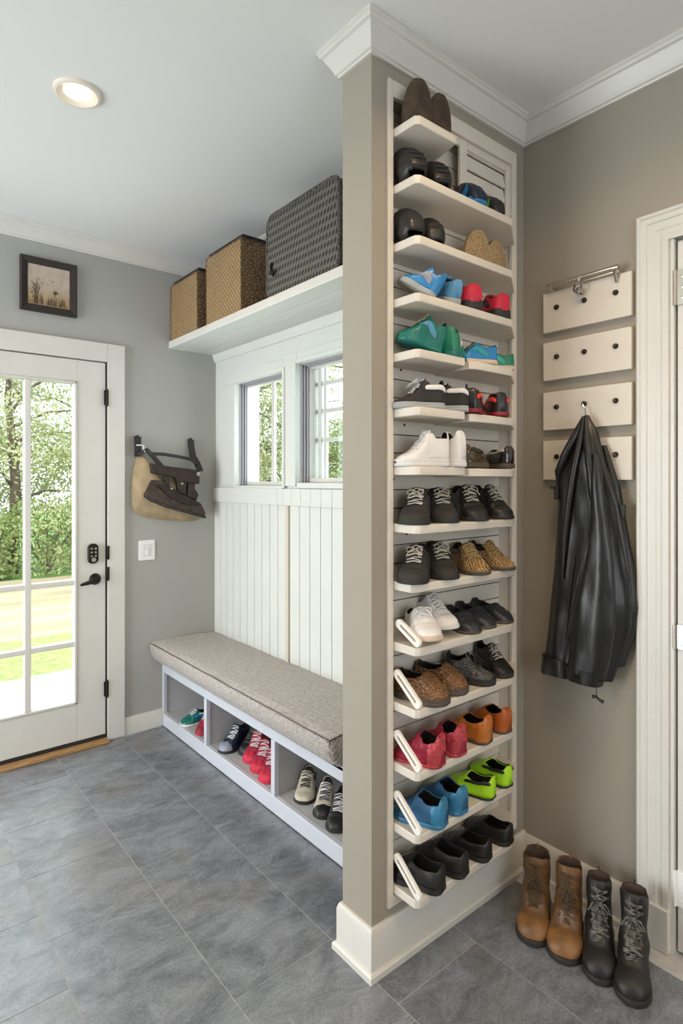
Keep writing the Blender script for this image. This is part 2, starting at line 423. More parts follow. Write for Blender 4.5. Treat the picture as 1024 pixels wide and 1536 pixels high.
lv = tube(bm, [(.966, YD-.050, .853), (.940, YD-.054, .850), (.912, YD-.056, .843), (.890, YD-.052, .838), (.878, YD-.048, .834)], [.015, .013, .010, .008, .005], 10)
obj('lever_handle', bm, M_bronze, d1)

# ---- windows in the alcove
def window(name, w, parent_name, bars):
    y0, y1, z0, z1 = w
    r = bpy.data.objects.new(name, None); C.objects.link(r); r.location = (XW, (y0+y1)/2, z0); r['kind'] = 'structure'; ORG[r.name] = Vector(r.location)
    bm = bmesh.new(); c = .017
    xa, xb = XW+.05, XW+.085
    for q in ((y0, y0+c, z0, z1), (y1-c, y1, z0, z1), (y0+c, y1-c, z0, z0+.022), (y0+c, y1-c, z1-.022, z1)): box(bm, xa, xb, *q)
    obj('window_frame', bm, M_trim, r, bevel=.003)
    bm = bmesh.new(); d = .010                                   # stepped sash tracks
    for i, mi in ((0, 0), (1, 0), (2, 0)):
        x = XW+.012+.013*i
        box(bm, x, x+.007, y1-.006-.006*i, y1, z0, z1); box(bm, x, x+.007, y0, y0+.006+.006*i, z0, z1)
        box(bm, x, x+.007, y0, y1, z1-.006-.005*i, z1)
    obj('sash_track', bm, mat('grey_vinyl', (.35, .34, .36), .5), r)
    bm = bmesh.new()
    for b in bars: box(bm, xa+.010, xb-.008, *b)
    if bars: obj('glazing_bars', bm, M_trim, r, bevel=.002)
    obj('glass', B((xa+.016, xa+.020, y0+c-.004, y1-c+.004, z0+.018, z1-.018)), M_glass, r)
    return r
window('window_1', W1, None, [(2.648, 2.672, W1[2], W1[3])])
w2r = window('window_2', W2, None, [])
bm = bmesh.new()                                                 # storm sash grille outside the second pane
for z in (1.56, 1.70, 1.835): box(bm, XW+.108, XW+.122, W2[0], W2[1], z-.010, z+.010)
for y in (2.265, 2.075, 1.93): box(bm, XW+.106, XW+.120, y-.009, y+.009, W2[2], W2[3])
obj('outer_grille', bm, mat('pale_vinyl', (.70, .69, .66), .5), w2r, bevel=.001)
obj('outer_screen_frame', B((XW+.10, XW+.125, W2[1]-.045, W2[1]-.02, W2[2], W2[3])), mat('pale_vinyl', (.7, .69, .66)), w2r)
# window casing / mullion boards on the wall
bm = bmesh.new()
t0 = XW-.014
for q in ((2.925, 3.075, 1.335, 1.905), (2.335, 2.452, 1.335, 1.985), (YP2, 1.86, 1.335, 1.985), (1.86, 2.335, 1.925, 1.985), (2.452, 3.075, 1.905, 1.97), (1.86, 2.335, 1.325, 1.352)):
    box(bm, t0, XW+.002, *q)
struct('trim_2', bm, M_bead, bevel=.003)
bm = bmesh.new()
for q in ((2.925, 2.945, 1.325, 1.925), (2.432, 2.452, 1.325, 1.925), (2.335, 2.352, 1.335, 1.945), (2.452, 2.925, 1.905, 1.925), (1.86, 2.335, 1.925, 1.945), (2.452, 2.925, 1.322, 1.335)):
    box(bm, t0-.008, t0+.002, *q)
struct('trim_3', bm, M_bead, bevel=.002)
# wainscot cap: a band of short boards
bm = bmesh.new(); y = YD
edges = [YD, 2.50, 2.436, 2.37, 2.29, 2.21, 2.13, 2.05, 1.97, 1.89, 1.81, 1.73, 1.65, 1.57, 1.49, 1.41, YP2]
for a, b in zip(edges, edges[1:]): box(bm, XW-.022, XW+.001, b+.0009, a-.0009, 1.240, 1.322)
struct('trim_4', bm, M_bead, bevel=.0015)
# beadboard panelling below it
bm = bmesh.new(); y = YP2+.0
def seam(a, b, n):
    for i in range(n):
        p, q = a+(b-a)*i/n, a+(b-a)*(i+1)/n
        box(bm, XW-.010, XW+.001, p+.0020, q-.0020, .30, 1.241)
seam(YP2, 2.398, 13); seam(2.428, YD, 10)
box(bm, XW-.004, XW+.001, YP2, YD, .30, 1.24)
struct('trim_5', bm, M_bead, bevel=.0012)
struct('trim_7', B((XW-.018, XW, 2.400, 2.426, .36, 1.239)), mat('batten_cream', (.62, .56, .46), .5), bevel=.002)
bm = bmesh.new(); sweep(bm, [(XW, 1.33), (XW, YD)], [(0, 2.06), (.008, 2.06), (.014, 2.075), (.022, 2.095), (.022, 2.105), (0, 2.105)])
struct('trim_6', bm, M_bead)

# ---- door 2 (right edge)
d2 = bpy.data.objects.new('door_2', None); C.objects.link(d2); d2.location = (XR, .27, 0); d2['kind'] = 'structure'; ORG['door_2'] = Vector((XR, .27, 0))
CP = [(0, -.002), (0, .018), (.004, .021), (.010, .021), (.014, .016), (.028, .016), (.031, .012), (.052, .012), (.056, .009), (.068, .009), (.071, .013), (.088, .013), (.088, -.002)]
bm = bmesh.new(); rings = []
for yy, zz, sy, sz in ((.804, -.0, -1, 0), (.804, 2.143, -1, -1), (RY0-.09, 2.143, 1, -1), (RY0-.09, 0, 1, 0)):
    rings.append([bm.verts.new((XR-t_, yy+sy*a, zz+sz*a)) for a, t_ in CP])
for a, b in zip(rings, rings[1:]):
    for q in range(len(CP)): bm.faces.new((a[q], a[(q+1) % len(CP)], b[(q+1) % len(CP)], b[q]))
bm.faces.new(rings[0]); bm.faces.new(rings[-1][::-1])
obj('door_casing', bm, M_trim, d2, smooth=25)
obj('plinth', B((XR-.0215, XR, .714, .8055, 0, .125)), M_trim, d2, bevel=.002)
obj('door_jamb', B((XR-.004, XR+.06, .704, .717, 0, 2.066), (XR-.004, XR+.06, RY0, RY0+.012, 0, 2.066), (XR-.004, XR+.06, RY0, .717, 2.055, 2.066)), M_trim, d2)
obj('door_gap', B((XR+.0565, XR+.0598, RY0+.012, .704, .0, 2.055)), M_gap, d2)
bm = B((XR+.006, XR+.05, RY0+.016, .6985, .012, 2.049))
obj('door_leaf', bm, M_trim, d2, bevel=.002)
bm = bmesh.new()
for z0, z1 in ((.25, .95), (1.12, 1.9)):
    for y0, y1 in ((RY0+.14, .235), (.31, .585)):
        box(bm, XR+.001, XR+.007, y0, y1, z0, z1)
obj('door_panel', bm, M_trim, d2, bevel=.004)
for z, h, mm in ((1.914, .05, M_nickel), (.914, .034, M_nickel), (.193, .05, M_plastic)):
    bm = bmesh.new(); box(bm, XR+.001, XR+.0065, .668, .7, z-h, z+h)
    tube(bm, [(XR-.001, .703, z-h), (XR-.001, .703, z+h)], .0055, 10)
    for q in (-.6, 0, .6): lathe(bm, [(0, -.002), (.004, -.001), (.004, .001), (0, .001)], (XR+.0005, .683, z+h*q), 'x', 8)
    obj('hinge', bm, mm, d2, label='white painted hinge' if mm is M_plastic else None)
base('baseboard_right', [(XR, YF), (XR, RY0-.09)], .128)

# ------------------------------------------------------------------ recessed lamps
def downlight(x, y, e, label, r=.072):
    t = thing('ceiling_light', label, 'ceiling light', (x, y, ZT))
    bm = bmesh.new()
    lathe(bm, [(r*.58, -.002), (r*.70, -.007), (r*.86, -.0125), (r*.97, -.010), (r, -.004), (r, .0)], (x, y, ZT), 'z', 40)
    obj('trim_ring', bm, mat('lamp_ring_enamel', (.80, .72, .62), .4), t)
    bm = bmesh.new()
    lathe(bm, [(r*.60, -.0025), (r*.4, -.0035), (0, -.004)], (x, y, ZT), 'z', 40)
    obj('bulb', bm, M_lamp, t)
    l = light('downlight_lamp', 'AREA', (x, y, ZT-.012), (0, 0, 0), e*.82, (1, .70, .39), r*1.3, None, math.radians(150))
    l.parent = t; l.location = (0, 0, -.016)
downlight(.553, 2.005, 5, 'round recessed ceiling light with white trim ring, near the garden door')
downlight(1.0, .55, 8, 'added recessed fill light above the shoe rack, outside the photo')  # unseen downlights from here on are added as warm fill
downlight(.3, -.5, 9, 'added recessed fill light behind the viewpoint')
downlight(-.9, .4, 9, 'added recessed fill light towards the left wall, outside the photo')
downlight(-.9, 2.0, 5, 'added recessed fill light left of the garden door, outside the photo')
downlight(1.1, -.9, 8, 'added recessed fill light by the right wall, outside the photo')

# ------------------------------------------------------------------ bench, cushion, upper shelf
XB = 1.324
t = thing('storage_bench', 'white built-in storage bench with three open shoe cubbies below the windows', 'bench', (XB, 2.25, 0))
y0, y1 = YP2+.002, YD-.002
obj('front_frame', B((XB, XB+.02, y0, y1, .298, .352), (XB, XB+.02, y1-.020, y1, 0, .298), (XB-.002, XB+.02, 2.050-.014, 2.050+.014, .07, .298),
        (XB-.002, XB+.02, 2.655-.014, 2.655+.014, .07, .298)), M_benchw, t, bevel=.002)
obj('bottom_rail', B((XB-.004, XB+.02, y0, y1-.020, .004, .072)), M_benchw, t, bevel=.003)
obj('seat_board', B((XB, XW-.011, y0, y1, .340, .354)), M_benchw, t)
obj('cubby_floor', B((XB+.018, XW-.011, y0, y1, .055, .070)), M_benchin, t)
obj('divider', B((XB+.02, XW-.02, 2.655-.009, 2.655+.009, .07, .34)), M_benchin, t)
obj('divider', B((XB+.02, XW-.02, 2.050-.009, 2.050+.009, .07, .34)), M_benchin, t)
obj('side_panel', B((XB+.02, XW-.011, y1-.012, y1, 0, .34)), M_benchin, t)
obj('side_panel', B((XB+.02, XW-.011, y0, y0+.012, 0, .34)), M_benchin, t)
obj('back_panel', B((XW-.022, XW-.011, y0, y1, .0, .34)), M_benchin, t)

# cushion: loft of a soft section along Y
M_cush = bpy.data.materials.new('herringbone_fabric'); M_cush.use_nodes = True
def cush_mat(m):
    N = m.node_tree.nodes; L = m.node_tree.links; b = N['Principled BSDF']; b.inputs['Roughness'].default_value = .9
    b.inputs['Sheen Weight'].default_value = .3
    tc = N.new('ShaderNodeTexCoord'); sp = N.new('ShaderNodeSeparateXYZ'); L.new(tc.outputs['Object'], sp.inputs[0])
    # arc coordinate = x - z, zigzag over y
    d = N.new('ShaderNodeMath'); d.operation = 'SUBTRACT'; L.new(sp.outputs[0], d.inputs[0]); L.new(sp.outputs[2], d.inputs[1])
    pp = N.new('ShaderNodeMath'); pp.operation = 'PINGPONG'; pp.inputs[1].default_value = .012; L.new(d.outputs[0], pp.inputs[0])
    a = N.new('ShaderNodeMath'); a.operation = 'ADD'; L.new(sp.outputs[1], a.inputs[0]); L.new(pp.outputs[0], a.inputs[1])
    f = N.new('ShaderNodeMath'); f.operation = 'PINGPONG'; f.inputs[1].default_value = .0055; L.new(a.outputs[0], f.inputs[0])
    g = N.new('ShaderNodeMath'); g.operation = 'DIVIDE'; g.inputs[1].default_value = .0055; L.new(f.outputs[0], g.inputs[0])
    n = N.new('ShaderNodeTexNoise'); n.inputs['Scale'].default_value = 70; n.inputs['Detail'].default_value = 6; n.inputs['Roughness'].default_value = .7; L.new(tc.outputs['Object'], n.inputs[0])
    h = N.new('ShaderNodeMath'); h.operation = 'MULTIPLY_ADD'; h.inputs[1].default_value = .55; L.new(g.outputs[0], h.inputs[0]); L.new(n.outputs['Fac'], h.inputs[2])
    r = N.new('ShaderNodeValToRGB'); e = r.color_ramp.elements; e[0].position = .42; e[1].position = 1.05
    e[0].color = (.155, .128, .112, 1); e[1].color = (.56, .505, .46, 1); L.new(h.outputs[0], r.inputs[0]); L.new(r.outputs[0], b.inputs['Base Color'])
    bp = N.new('ShaderNodeBump'); bp.inputs['Strength'].default_value = .6; bp.inputs['Distance'].default_value = .002
    L.new(g.outputs[0], bp.inputs['Height']); L.new(bp.outputs[0], b.inputs['Normal'])
cush_mat(M_cush)
ct = thing('bench_cushion', 'long grey-brown herringbone fabric cushion with dark piping on the white bench', 'cushion', (1.45, 2.25, .354))
sec = [(1.645, .356), (1.34, .356), (1.300, .362), (1.272, .380), (1.257, .410), (1.250, .440), (1.252, .462), (1.260, .473), (1.30, .478), (1.40, .480), (1.55, .477), (1.645, .470)]
def loft_sec(bm, sec, ys, closed=True):
    rings = []
    for y, k in ys:
        cx, cz = 1.45, .42
        rings.append([bm.verts.new((cx+(x-cx)*k, y, cz+(z-cz)*k)) for x, z in sec])
    n = len(sec)
    for a, b in zip(rings, rings[1:]):
        for i in range(n): bm.faces.new((a[i], a[(i+1) % n], b[(i+1) % n], b[i]))
    bm.faces.new(rings[0]); bm.faces.new(rings[-1][::-1])
    return rings
ya, yb = 1.585, YD-.004
bm = bmesh.new(); loft_sec(bm, sec, [(ya, .90), (ya+.006, .96), (ya+.02, .99), (ya+.045, 1)]+[(ya+.05+(yb-ya-.06)*i/30, 1) for i in range(31)]+[(yb-.004, .985), (yb, .97)])
rr = random.Random(2)
for v in bm.verts:
    if ya+.03 < v.co.y < yb-.02:
        k = noise.noise(Vector((v.co.x*6, v.co.y*5, v.co.z*6)))*.004
        v.co.z += k*(1 if v.co.z > .4 else .0); v.co.x += k*.8*(1 if v.co.x < 1.3 else 0)
obj('cover', bm, M_cush, ct, smooth=60)
M_pipe = mat('dark_piping', (.13, .11, .10), .8)
bm = bmesh.new(); tube(bm, [(1.2535, ya+.006, .470)]+[(1.2525+.0015*noise.noise(Vector((0, 7*y, 0))), y, .4705+.002*noise.noise(Vector((5, 6*y, 0)))) for y in [ya+.02+(yb-ya-.03)*i/40 for i in range(41)]], .0022, 6)
tube(bm, [(1.2535, ya+.006, .470), (1.30, ya+.004, .476), (1.45, ya+.003, .478), (1.64, ya+.003, .474)], .0022, 6)
tube(bm, [(1.256, ya+.008, .470), (1.262, ya+.010, .415), (1.283, ya+.010, .376)], .0018, 6)
obj('piping', bm, M_pipe, ct, label='dark piping along the seam')

SH0, SH1 = 2.103, 2.143
t = thing('wall_shelf', 'long white overhead shelf with a planked underside above the windows', 'shelf', (1.5, 2.3, SH0))
obj('shelf_board', B((1.362, XW, YP2, YD, SH0+.006, SH1)), M_trim, t, bevel=.003)
bm = bmesh.new()
for a, b in ((1.362, 1.452), (1.4545, 1.545), (1.5475, 1.632)): box(bm, a, b, YP2+.001, YD-.001, SH0, SH0+.008)
obj('soffit_plank', bm, M_bead, t, bevel=.001)

# ------------------------------------------------------------------ baskets and case on the shelf
M_bask = tex_mat('tan_diagonal_weave', 'weave', (.21, .13, .055), (.44, .30, .15), 17, rot=(math.radians(38), 0, 0), sc=(1, 1, 1.2), lo=.12, hi=.55)
M_bask_s = tex_mat('brown_side_weave', 'cell', (.10, .055, .025), (.27, .165, .085), 60, lo=.15, hi=.6)
M_dkweave = tex_mat('dark_rim_weave', 'cell', (.012, .010, .009), (.05, .042, .036), 90)
def basket(y0, y1, z1, label, x1=1.61, x0=1.372):
    t = thing('storage_basket', label, 'basket', ((x0+x1)/2, (y0+y1)/2, SH1), 'woven baskets on the overhead shelf')
    w = .008
    obj('front_panel', B((x0, x0+w, y0, y1, SH1, z1)), M_bask, t, bevel=.003)
    obj('side_panel', B((x0+w, x1, y0, y0+w, SH1, z1-.004)), M_bask_s, t, bevel=.002)
    obj('side_panel', B((x0+w, x1, y1-w, y1, SH1, z1-.004)), M_bask_s, t, bevel=.002)
    obj('back_panel', B((x1-w, x1, y0+w, y1-w, SH1, z1-.004)), M_bask_s, t)
    obj('bottom_panel', B((x0+w, x1-w, y0+w, y1-w, SH1, SH1+w)), M_bask_s, t)
    bm = bmesh.new()
    box(bm, x0+.010, x1+.004, y0+.006, y1-.006, z1-.004, z1+.026)
    obj('lid', bm, M_dkweave, t, bevel=.005, label='dark lid')
    bm = bmesh.new(); tube(bm, [(x0+.001, y0+.002, SH1), (x0-.001, y0+.002, z1-.002)], .0028, 6); tube(bm, [(x0+.001, y1-.002, SH1), (x0-.001, y1-.002, z1-.002)], .0028, 6)
    tube(bm, [(x0, y0, z1), (x0, y1, z1)], .003, 6); tube(bm, [(x0, y0, z1), (x1, y0, z1)], .003, 6)
    obj('edge_binding', bm, M_bask_s, t)
    bm = bmesh.new()
    yc = y1-.12
    tube(bm, [(x0+.05, yc-.035, z1+.018), (x0+.045, yc-.03, z1+.034), (x0+.045, yc, z1+.040), (x0+.045, yc+.03, z1+.034), (x0+.05, yc+.035, z1+.018)], .006, 8)
    obj('handle', bm, M_black, t, label='black handle')
    return t
basket(2.842, 3.174, 2.448, 'tan woven basket with dark lid in the corner, furthest left on the overhead shelf')
basket(2.392, 2.742, 2.478, 'taller tan woven basket with dark lid, between the corner basket and the grey case')
# grey suitcase
M_case = tex_mat('charcoal_basket_weave', 'dash', (.018, .015, .012), (.15, .142, .12), 2.6, lo=.6, hi=1.0, bump=.8)
M_case_b = tex_mat('charcoal_binding', 'cell', (.03, .028, .025), (.16, .15, .13), 110, lo=.1, hi=.7)
x0, x1, y0, y1, z0, z1 = 1.374, 1.60, 1.690, 2.186, SH1, 2.500
t = thing('wicker_case', 'large charcoal woven wicker case with a latch on the right of the overhead shelf', 'case', ((x0+x1)/2, (y0+y1)/2, SH1))
bm = bmesh.new()
prism(bm, rrect((y0+y1)/2, (z0+z1)/2, y1-y0, z1-z0, .045, 6), 'x', x0+.004, x1)
obj('body', bm, M_case, t, bevel=.012)
bm = bmesh.new(); loop = rrect((y0+y1)/2, (z0+z1)/2, y1-y0-.006, z1-z0-.006, .045, 6); loop.append(loop[0])
tube(bm, [(x0+.010, a, b) for a, b in loop], .009, 8)
for dx in (.10, .12): tube(bm, [(x0+dx, a+(.004 if a > 1.9 else -.004), b+(.003 if b > 2.3 else 0)) for a, b in loop], .007, 8)
obj('edge_binding', bm, M_case_b, t)
bm = bmesh.new(); lathe(bm, [(0, -.006), (.010, -.005), (.013, 0), (0, 0)], (x0+.001, 2.128, 2.243), 'x', 16)
tube(bm, [(x0-.002, 2.145, 2.262), (x0-.008, 2.13, 2.244), (x0-.016, 2.10, 2.236), (x0-.012, 2.085, 2.242)], [.004, .007, .006, .003], 8)
tube(bm, [(x0+.002, 2.14, 2.29), (x0-.006, 2.138, 2.27), (x0-.004, 2.132, 2.246)], .005, 8)
obj('latch', bm, M_bronze, t, label='dark metal latch')
bm = bmesh.new(); tube(bm, [(x0+.10, 1.73, z1-.004), (x0+.10, 1.745, z1+.018), (x0+.10, 1.80, z1+.026), (x0+.10, 1.90, z1+.024), (x0+.10, 1.93, z1-.004)], .007, 8)
obj('handle', bm, M_case_b, t)

# ------------------------------------------------------------------ picture, light switch
Y = YD
t = thing('picture_frame', 'small square dark wooden frame with a sepia field picture above the garden door', 'picture', (.745, YD-.012, 2.32))
fx0, fx1, fz0, fz1 = .612, .870, 2.187, 2.450
bm = bmesh.new(); w = .034
def fr(bm, x0, x1, z0, z1, w, ya, yb, yi):
    o = [(x0, z0), (x1, z0), (x1, z1), (x0, z1)]; i = [(x0+w, z0+w), (x1-w, z0+w), (x1-w, z1-w), (x0+w, z1-w)]
    m1 = [(x0+.006, z0+.006), (x1-.006, z0+.006), (x1-.006, z1-.006), (x0+.006, z1-.006)]
    rows = [(o, yb), (o, ya+.004), (m1, ya), (i, yi), (i, yb)]
    rr = [[bm.verts.new((p[0], y, p[1])) for p in pts] for pts, y in rows]
    for a, b in zip(rr, rr[1:]+rr[:1]):
        for k in range(4): bm.faces.new((a[k], a[(k+1) % 4], b[(k+1) % 4], b[k]))
fr(bm, fx0, fx1, fz0, fz1, w, YD-.026, YD-.001, YD-.016)
obj('frame', bm, mat('espresso_wood', (.030, .020, .016), .4, var=.35, vscale=14, stretch=(3, 3, 18)), t, smooth=20)
m = bpy.data.materials.new('sepia_print'); m.use_nodes = True
N = m.node_tree.nodes; L = m.node_tree.links; b = N['Principled BSDF']; b.inputs['Roughness'].default_value = .35
tc = N.new('ShaderNodeTexCoord'); sp = N.new('ShaderNodeSeparateXYZ'); L.new(tc.outputs['Object'], sp.inputs[0])
r = N.new('ShaderNodeMapRange'); r.inputs[1].default_value = -.1; r.inputs[2].default_value = .1; L.new(sp.outputs[2], r.inputs[0])
cr = N.new('ShaderNodeValToRGB'); e = cr.color_ramp.elements; e[0].color = (.40, .27, .13, 1); e[1].color = (.50, .41, .33, 1); e[0].position = .1; e[1].position = .6; L.new(r.outputs[0], cr.inputs[0])
nz = N.new('ShaderNodeTexNoise'); nz.inputs['Scale'].default_value = 25; L.new(tc.outputs['Object'], nz.inputs[0])
mx = N.new('ShaderNodeMixRGB'); mx.blend_type = 'OVERLAY'; mx.inputs[0].default_value = .3; L.new(cr.outputs[0], mx.inputs[1]); L.new(nz.outputs['Fac'], mx.inputs[2]); L.new(mx.outputs[0], b.inputs['Base Color'])
pc = obj('print', B((fx0+w-.004, fx1-w+.004, YD-.014, YD-.008, fz0+w-.004, fz1-w+.004)), m, t)
bm = bmesh.new(); rr = random.Random(8); yy = YD-.0146
def stroke(a, b, r=.0007): tube(bm, [a, ((a[0]+b[0])/2+rr.uniform(-.002, .002), yy, (a[2]+b[2])/2), b], r, 4)
bxc, bz = .682, fz0+w+.004
for k in range(55):
    x = bxc+rr.gauss(0, .012); z = bz+abs(rr.gauss(.05, .03)); z = min(z, bz+.115); x2 = x+rr.uniform(-.008, .008); stroke((x, yy, z), (x2, yy, z+.012))
for k in range(4): stroke((bxc+.003*k-.005, yy, bz), (bxc+.005*k-.008, yy, bz+.10), .0009)
for k in range(90):
    x = rr.uniform(.652, .826); h = rr.uniform(.006, .045); stroke((x, yy, bz), (x+rr.uniform(-.005, .005), yy, bz+h), .0006)
for k in range(12):
    x = rr.uniform(.70, .81); z = fz0+w+rr.uniform(.105, .135); stroke((x, yy, z), (x+.005, yy, z+rr.uniform(-.002, .002)), .0008)
stroke((.768, yy, bz), (.768, yy, bz+.065), .0014)
for k in range(40):
    a = rr.uniform(0, 6.28); q = rr.uniform(0, .013); stroke((.770+q*math.cos(a), yy, bz+.066+q*math.sin(a)), (.770+q*math.cos(a)+.004, yy, bz+.066+q*math.sin(a)+.003), .001)
obj('drawn_grass_and_trees', bm, mat('ink', (.09, .055, .03), .7), pc)
t = thing('light_switch', 'white double switch plate on the grey wall right of the garden door', 'switch', (1.236, YD, .98))
bm = bmesh.new(); prism(bm, rrect(1.236, .981, .092, .110, .006), 'y', YD-.006, YD)
obj('cover_plate', bm, M_plastic, t, bevel=.002)
obj('dimmer', B((1.213, 1.259, YD-.009, YD-.005, .948, 1.014)), mat('switch_grey', (.70, .70, .69), .4), t, bevel=.001)
bm = bmesh.new(); box(bm, 1.222, 1.250, YD-.0115, YD-.0085, 1.000, 1.006); box(bm, 1.225, 1.243, YD-.012, YD-.0085, .955, .985)
obj('slider', bm, M_plastic, t, bevel=.001)

# ------------------------------------------------------------------ hanging bag on the door wall
M_canvas = mat('worn_tan_canvas', (.44, .33, .19), .7, var=.28, vscale=16, bump=.5, bscale=40)
M_dleather = mat('dark_brown_leather', (.045, .027, .019), .55, var=.45, vscale=28, bump=.5, bscale=90, spec=.3)
M_strap = mat('black_strap', (.018, .014, .013), .4, bump=.3, bscale=120)
M_dleather2 = mat('grey_brown_suede', (.085, .060, .045), .6, var=.5, vscale=35, bump=.6, bscale=70, spec=.3)
t = thing('canvas_bag', 'worn tan canvas bag with dark leather skate-shaped flap hanging on two black straps', 'bag', (1.35, YD, 1.53))
def puff(bm, pts, yb, dep, n=5, exp=.5):
    """pillow: outline pts (x,z) with back at yb, bulging dep towards the room"""
    cx = sum(p[0] for p in pts)/len(pts); cz = sum(p[1] for p in pts)/len(pts)
    # resample outline
    P = [Vector(p) for p in pts]; out = []
    for a, b in zip(P, P[1:]+P[:1]):
        k = max(1, int((b-a).length/.018))
        for i in range(k): out.append(a+(b-a)*i/k)
    rings = []
    for j in range(n+1):
        s = j/n; sc = 1-s*.96 if j else 1; d = dep*math.sin(s*PI/2)**exp
        rings.append([bm.verts.new((cx+(p.x-cx)*sc, yb-d+.005*noise.noise(Vector((p.x*18, p.y*18, j)))*(1 if j else 0), cz+(p.y-cz)*sc)) for p in out])
    m = len(out)
    for a, b in zip(rings, rings[1:]):
        for i in range(m): bm.faces.new((a[i], a[(i+1) % m], b[(i+1) % m], b[i]))
    bm.faces.new(rings[-1]); bm.faces.new(rings[0])
pouch = [(1.207, 1.515), (1.185, 1.514), (1.169, 1.467), (1.156, 1.394), (1.148, 1.31), (1.151, 1.227), (1.164, 1.196), (1.199, 1.171), (1.252, 1.156), (1.341, 1.141), (1.445, 1.131), (1.516, 1.131), (1.558, 1.143), (1.572, 1.160), (1.540, 1.21), (1.505, 1.28), (1.48, 1.36), (1.40, 1.37), (1.32, 1.385), (1.247, 1.425), (1.231, 1.479)]
bm = bmesh.new(); puff(bm, pouch, YD-.004, .062)
obj('pouch', bm, M_canvas, t, smooth=60)
bm = bmesh.new(); prism(bm, [(1.227, 1.456), (1.281, 1.447), (1.353, 1.437), (1.456, 1.428), (1.507, 1.418), (1.511, 1.374), (1.51, 1.343), (1.433, 1.349), (1.376, 1.352), (1.359, 1.379), (1.235, 1.402)], 'y', YD-.088, YD-.055)
obj('flap', bm, M_dleather, t, bevel=.006)
bm = bmesh.new(); prism(bm, [(1.238, 1.365), (1.27, 1.365), (1.309, 1.354), (1.353, 1.322), (1.433, 1.281), (1.521, 1.232), (1.549, 1.174), (1.544, 1.160), (1.433, 1.192), (1.32, 1.225), (1.227, 1.263), (1.195, 1.284), (1.211, 1.312)], 'y', YD-.085, YD-.05)
sk = obj('skate_sole', bm, M_dleather2, t, bevel=.006)
bm = bmesh.new(); tube(bm, [(1.193, YD-.078, 1.282), (1.227, YD-.08, 1.257), (1.32, YD-.08, 1.219), (1.433, YD-.08, 1.186), (1.549, YD-.08, 1.152)], .0065, 8)
tube(bm, [(1.225, YD-.082, 1.35), (1.28, YD-.085, 1.318), (1.35, YD-.086, 1.272), (1.42, YD-.086, 1.236)], .005, 8)
obj('edge_blade', bm, M_strap, sk)
for nm, P in (('post', [(1.300, 1.385), (1.328, 1.385), (1.336, 1.318), (1.315, 1.318)]), ('post', [(1.374, 1.356), (1.427, 1.352), (1.430, 1.276), (1.379, 1.296)]),
              ('post', [(1.440, 1.350), (1.483, 1.345), (1.477, 1.319), (1.501, 1.286), (1.490, 1.250), (1.433, 1.276)])):
    bm = bmesh.new(); prism(bm, P, 'y', YD-.092, YD-.06); obj(nm, bm, M_dleather, t, bevel=.005)
bm = bmesh.new()
prism(bm, [(1.26, 1.345), (1.31, 1.335), (1.44, 1.262), (1.505, 1.236), (1.50, 1.222), (1.41, 1.232), (1.33, 1.27)], 'y', YD-.096, YD-.083); obj('side_panel', bm, M_dleather, t, bevel=.004)
bm = bmesh.new()
for x, z, q in ((1.496, 1.398, .010), (1.462, 1.24, .006), (1.337, 1.315, .007), (1.40, 1.345, .006)):
    lathe(bm, [(q*.45, -.004), (q, -.003), (q, 0), (q*.45, 0)], (x, YD-.092, z), 'y', 14)
obj('grommet', bm, M_nickel, t)
def ribbon(pts, w, th, mname, m, parent, axis='y'):
    bm = bmesh.new(); P = [Vector(p) for p in pts]; R = []
    for i, p in enumerate(P):
        d = (P[min(i+1, len(P)-1)]-P[max(i-1, 0)]).normalized(); nn = Vector((0, 1, 0)) if axis == 'y' else Vector((1, 0, 0))
        s = d.cross(nn).normalized()*w/2; q = nn*th/2
        R.append([bm.verts.new(p+s+q), bm.verts.new(p-s+q), bm.verts.new(p-s-q), bm.verts.new(p+s-q)])
    for a, b in zip(R, R[1:]):
        for k in range(4): bm.faces.new((a[k], a[(k+1) % 4], b[(k+1) % 4], b[k]))
    bm.faces.new(R[0]); bm.faces.new(R[-1][::-1])
    return obj(mname, bm, m, parent, smooth=50)
ribbon([(1.180, YD-.03, 1.500), (1.215, YD-.058, 1.527), (1.250, YD-.07, 1.485), (1.286, YD-.085, 1.438)], .026, .006, 'strap', M_strap, t)
ribbon([(1.18, YD-.02, 1.60), (1.178, YD-.025, 1.57), (1.177, YD-.03, 1.54), (1.180, YD-.02, 1.492)], .034, .012, 'strap', M_strap, t)
ribbon([(1.225, YD-.05, 1.508), (1.309, YD-.05, 1.507), (1.398, YD-.05, 1.496), (1.468, YD-.055, 1.483), (1.51, YD-.07, 1.455)], .018, .006, 'handle', M_strap, t)
ribbon([(1.490, YD-.012, 1.597), (1.490, YD-.02, 1.55), (1.496, YD-.03, 1.50), (1.512, YD-.05, 1.46), (1.52, YD-.072, 1.415)], .034, .010, 'strap', M_strap, t)
bm = bmesh.new(); tube(bm, [(1.166, YD-.038, 1.552), (1.190, YD-.038, 1.553), (1.206, YD-.04, 1.55), (1.203, YD-.045, 1.53), (1.208, YD-.05, 1.515)], .0035, 6)
obj('buckle', bm, M_plastic, t, label='white buckle on the left strap')
t = thing('wall_hook', 'black wall hook under the left bag strap', 'hook', (1.18, YD, 1.585)); obj('plate', B((1.166, 1.194, YD-.013, YD, 1.572, 1.604)), M_black, t, bevel=.003)
bm = bmesh.new(); tube(bm, [(1.18, YD-.011, 1.595), (1.18, YD-.016, 1.606)], .006, 8); obj('peg', bm, M_black, t)
t = thing('wall_hook', 'black wall hook under the right bag strap', 'hook', (1.49, YD, 1.585)); obj('plate', B((1.476, 1.504, YD-.0065, YD, 1.572, 1.602)), M_black, t, bevel=.002)
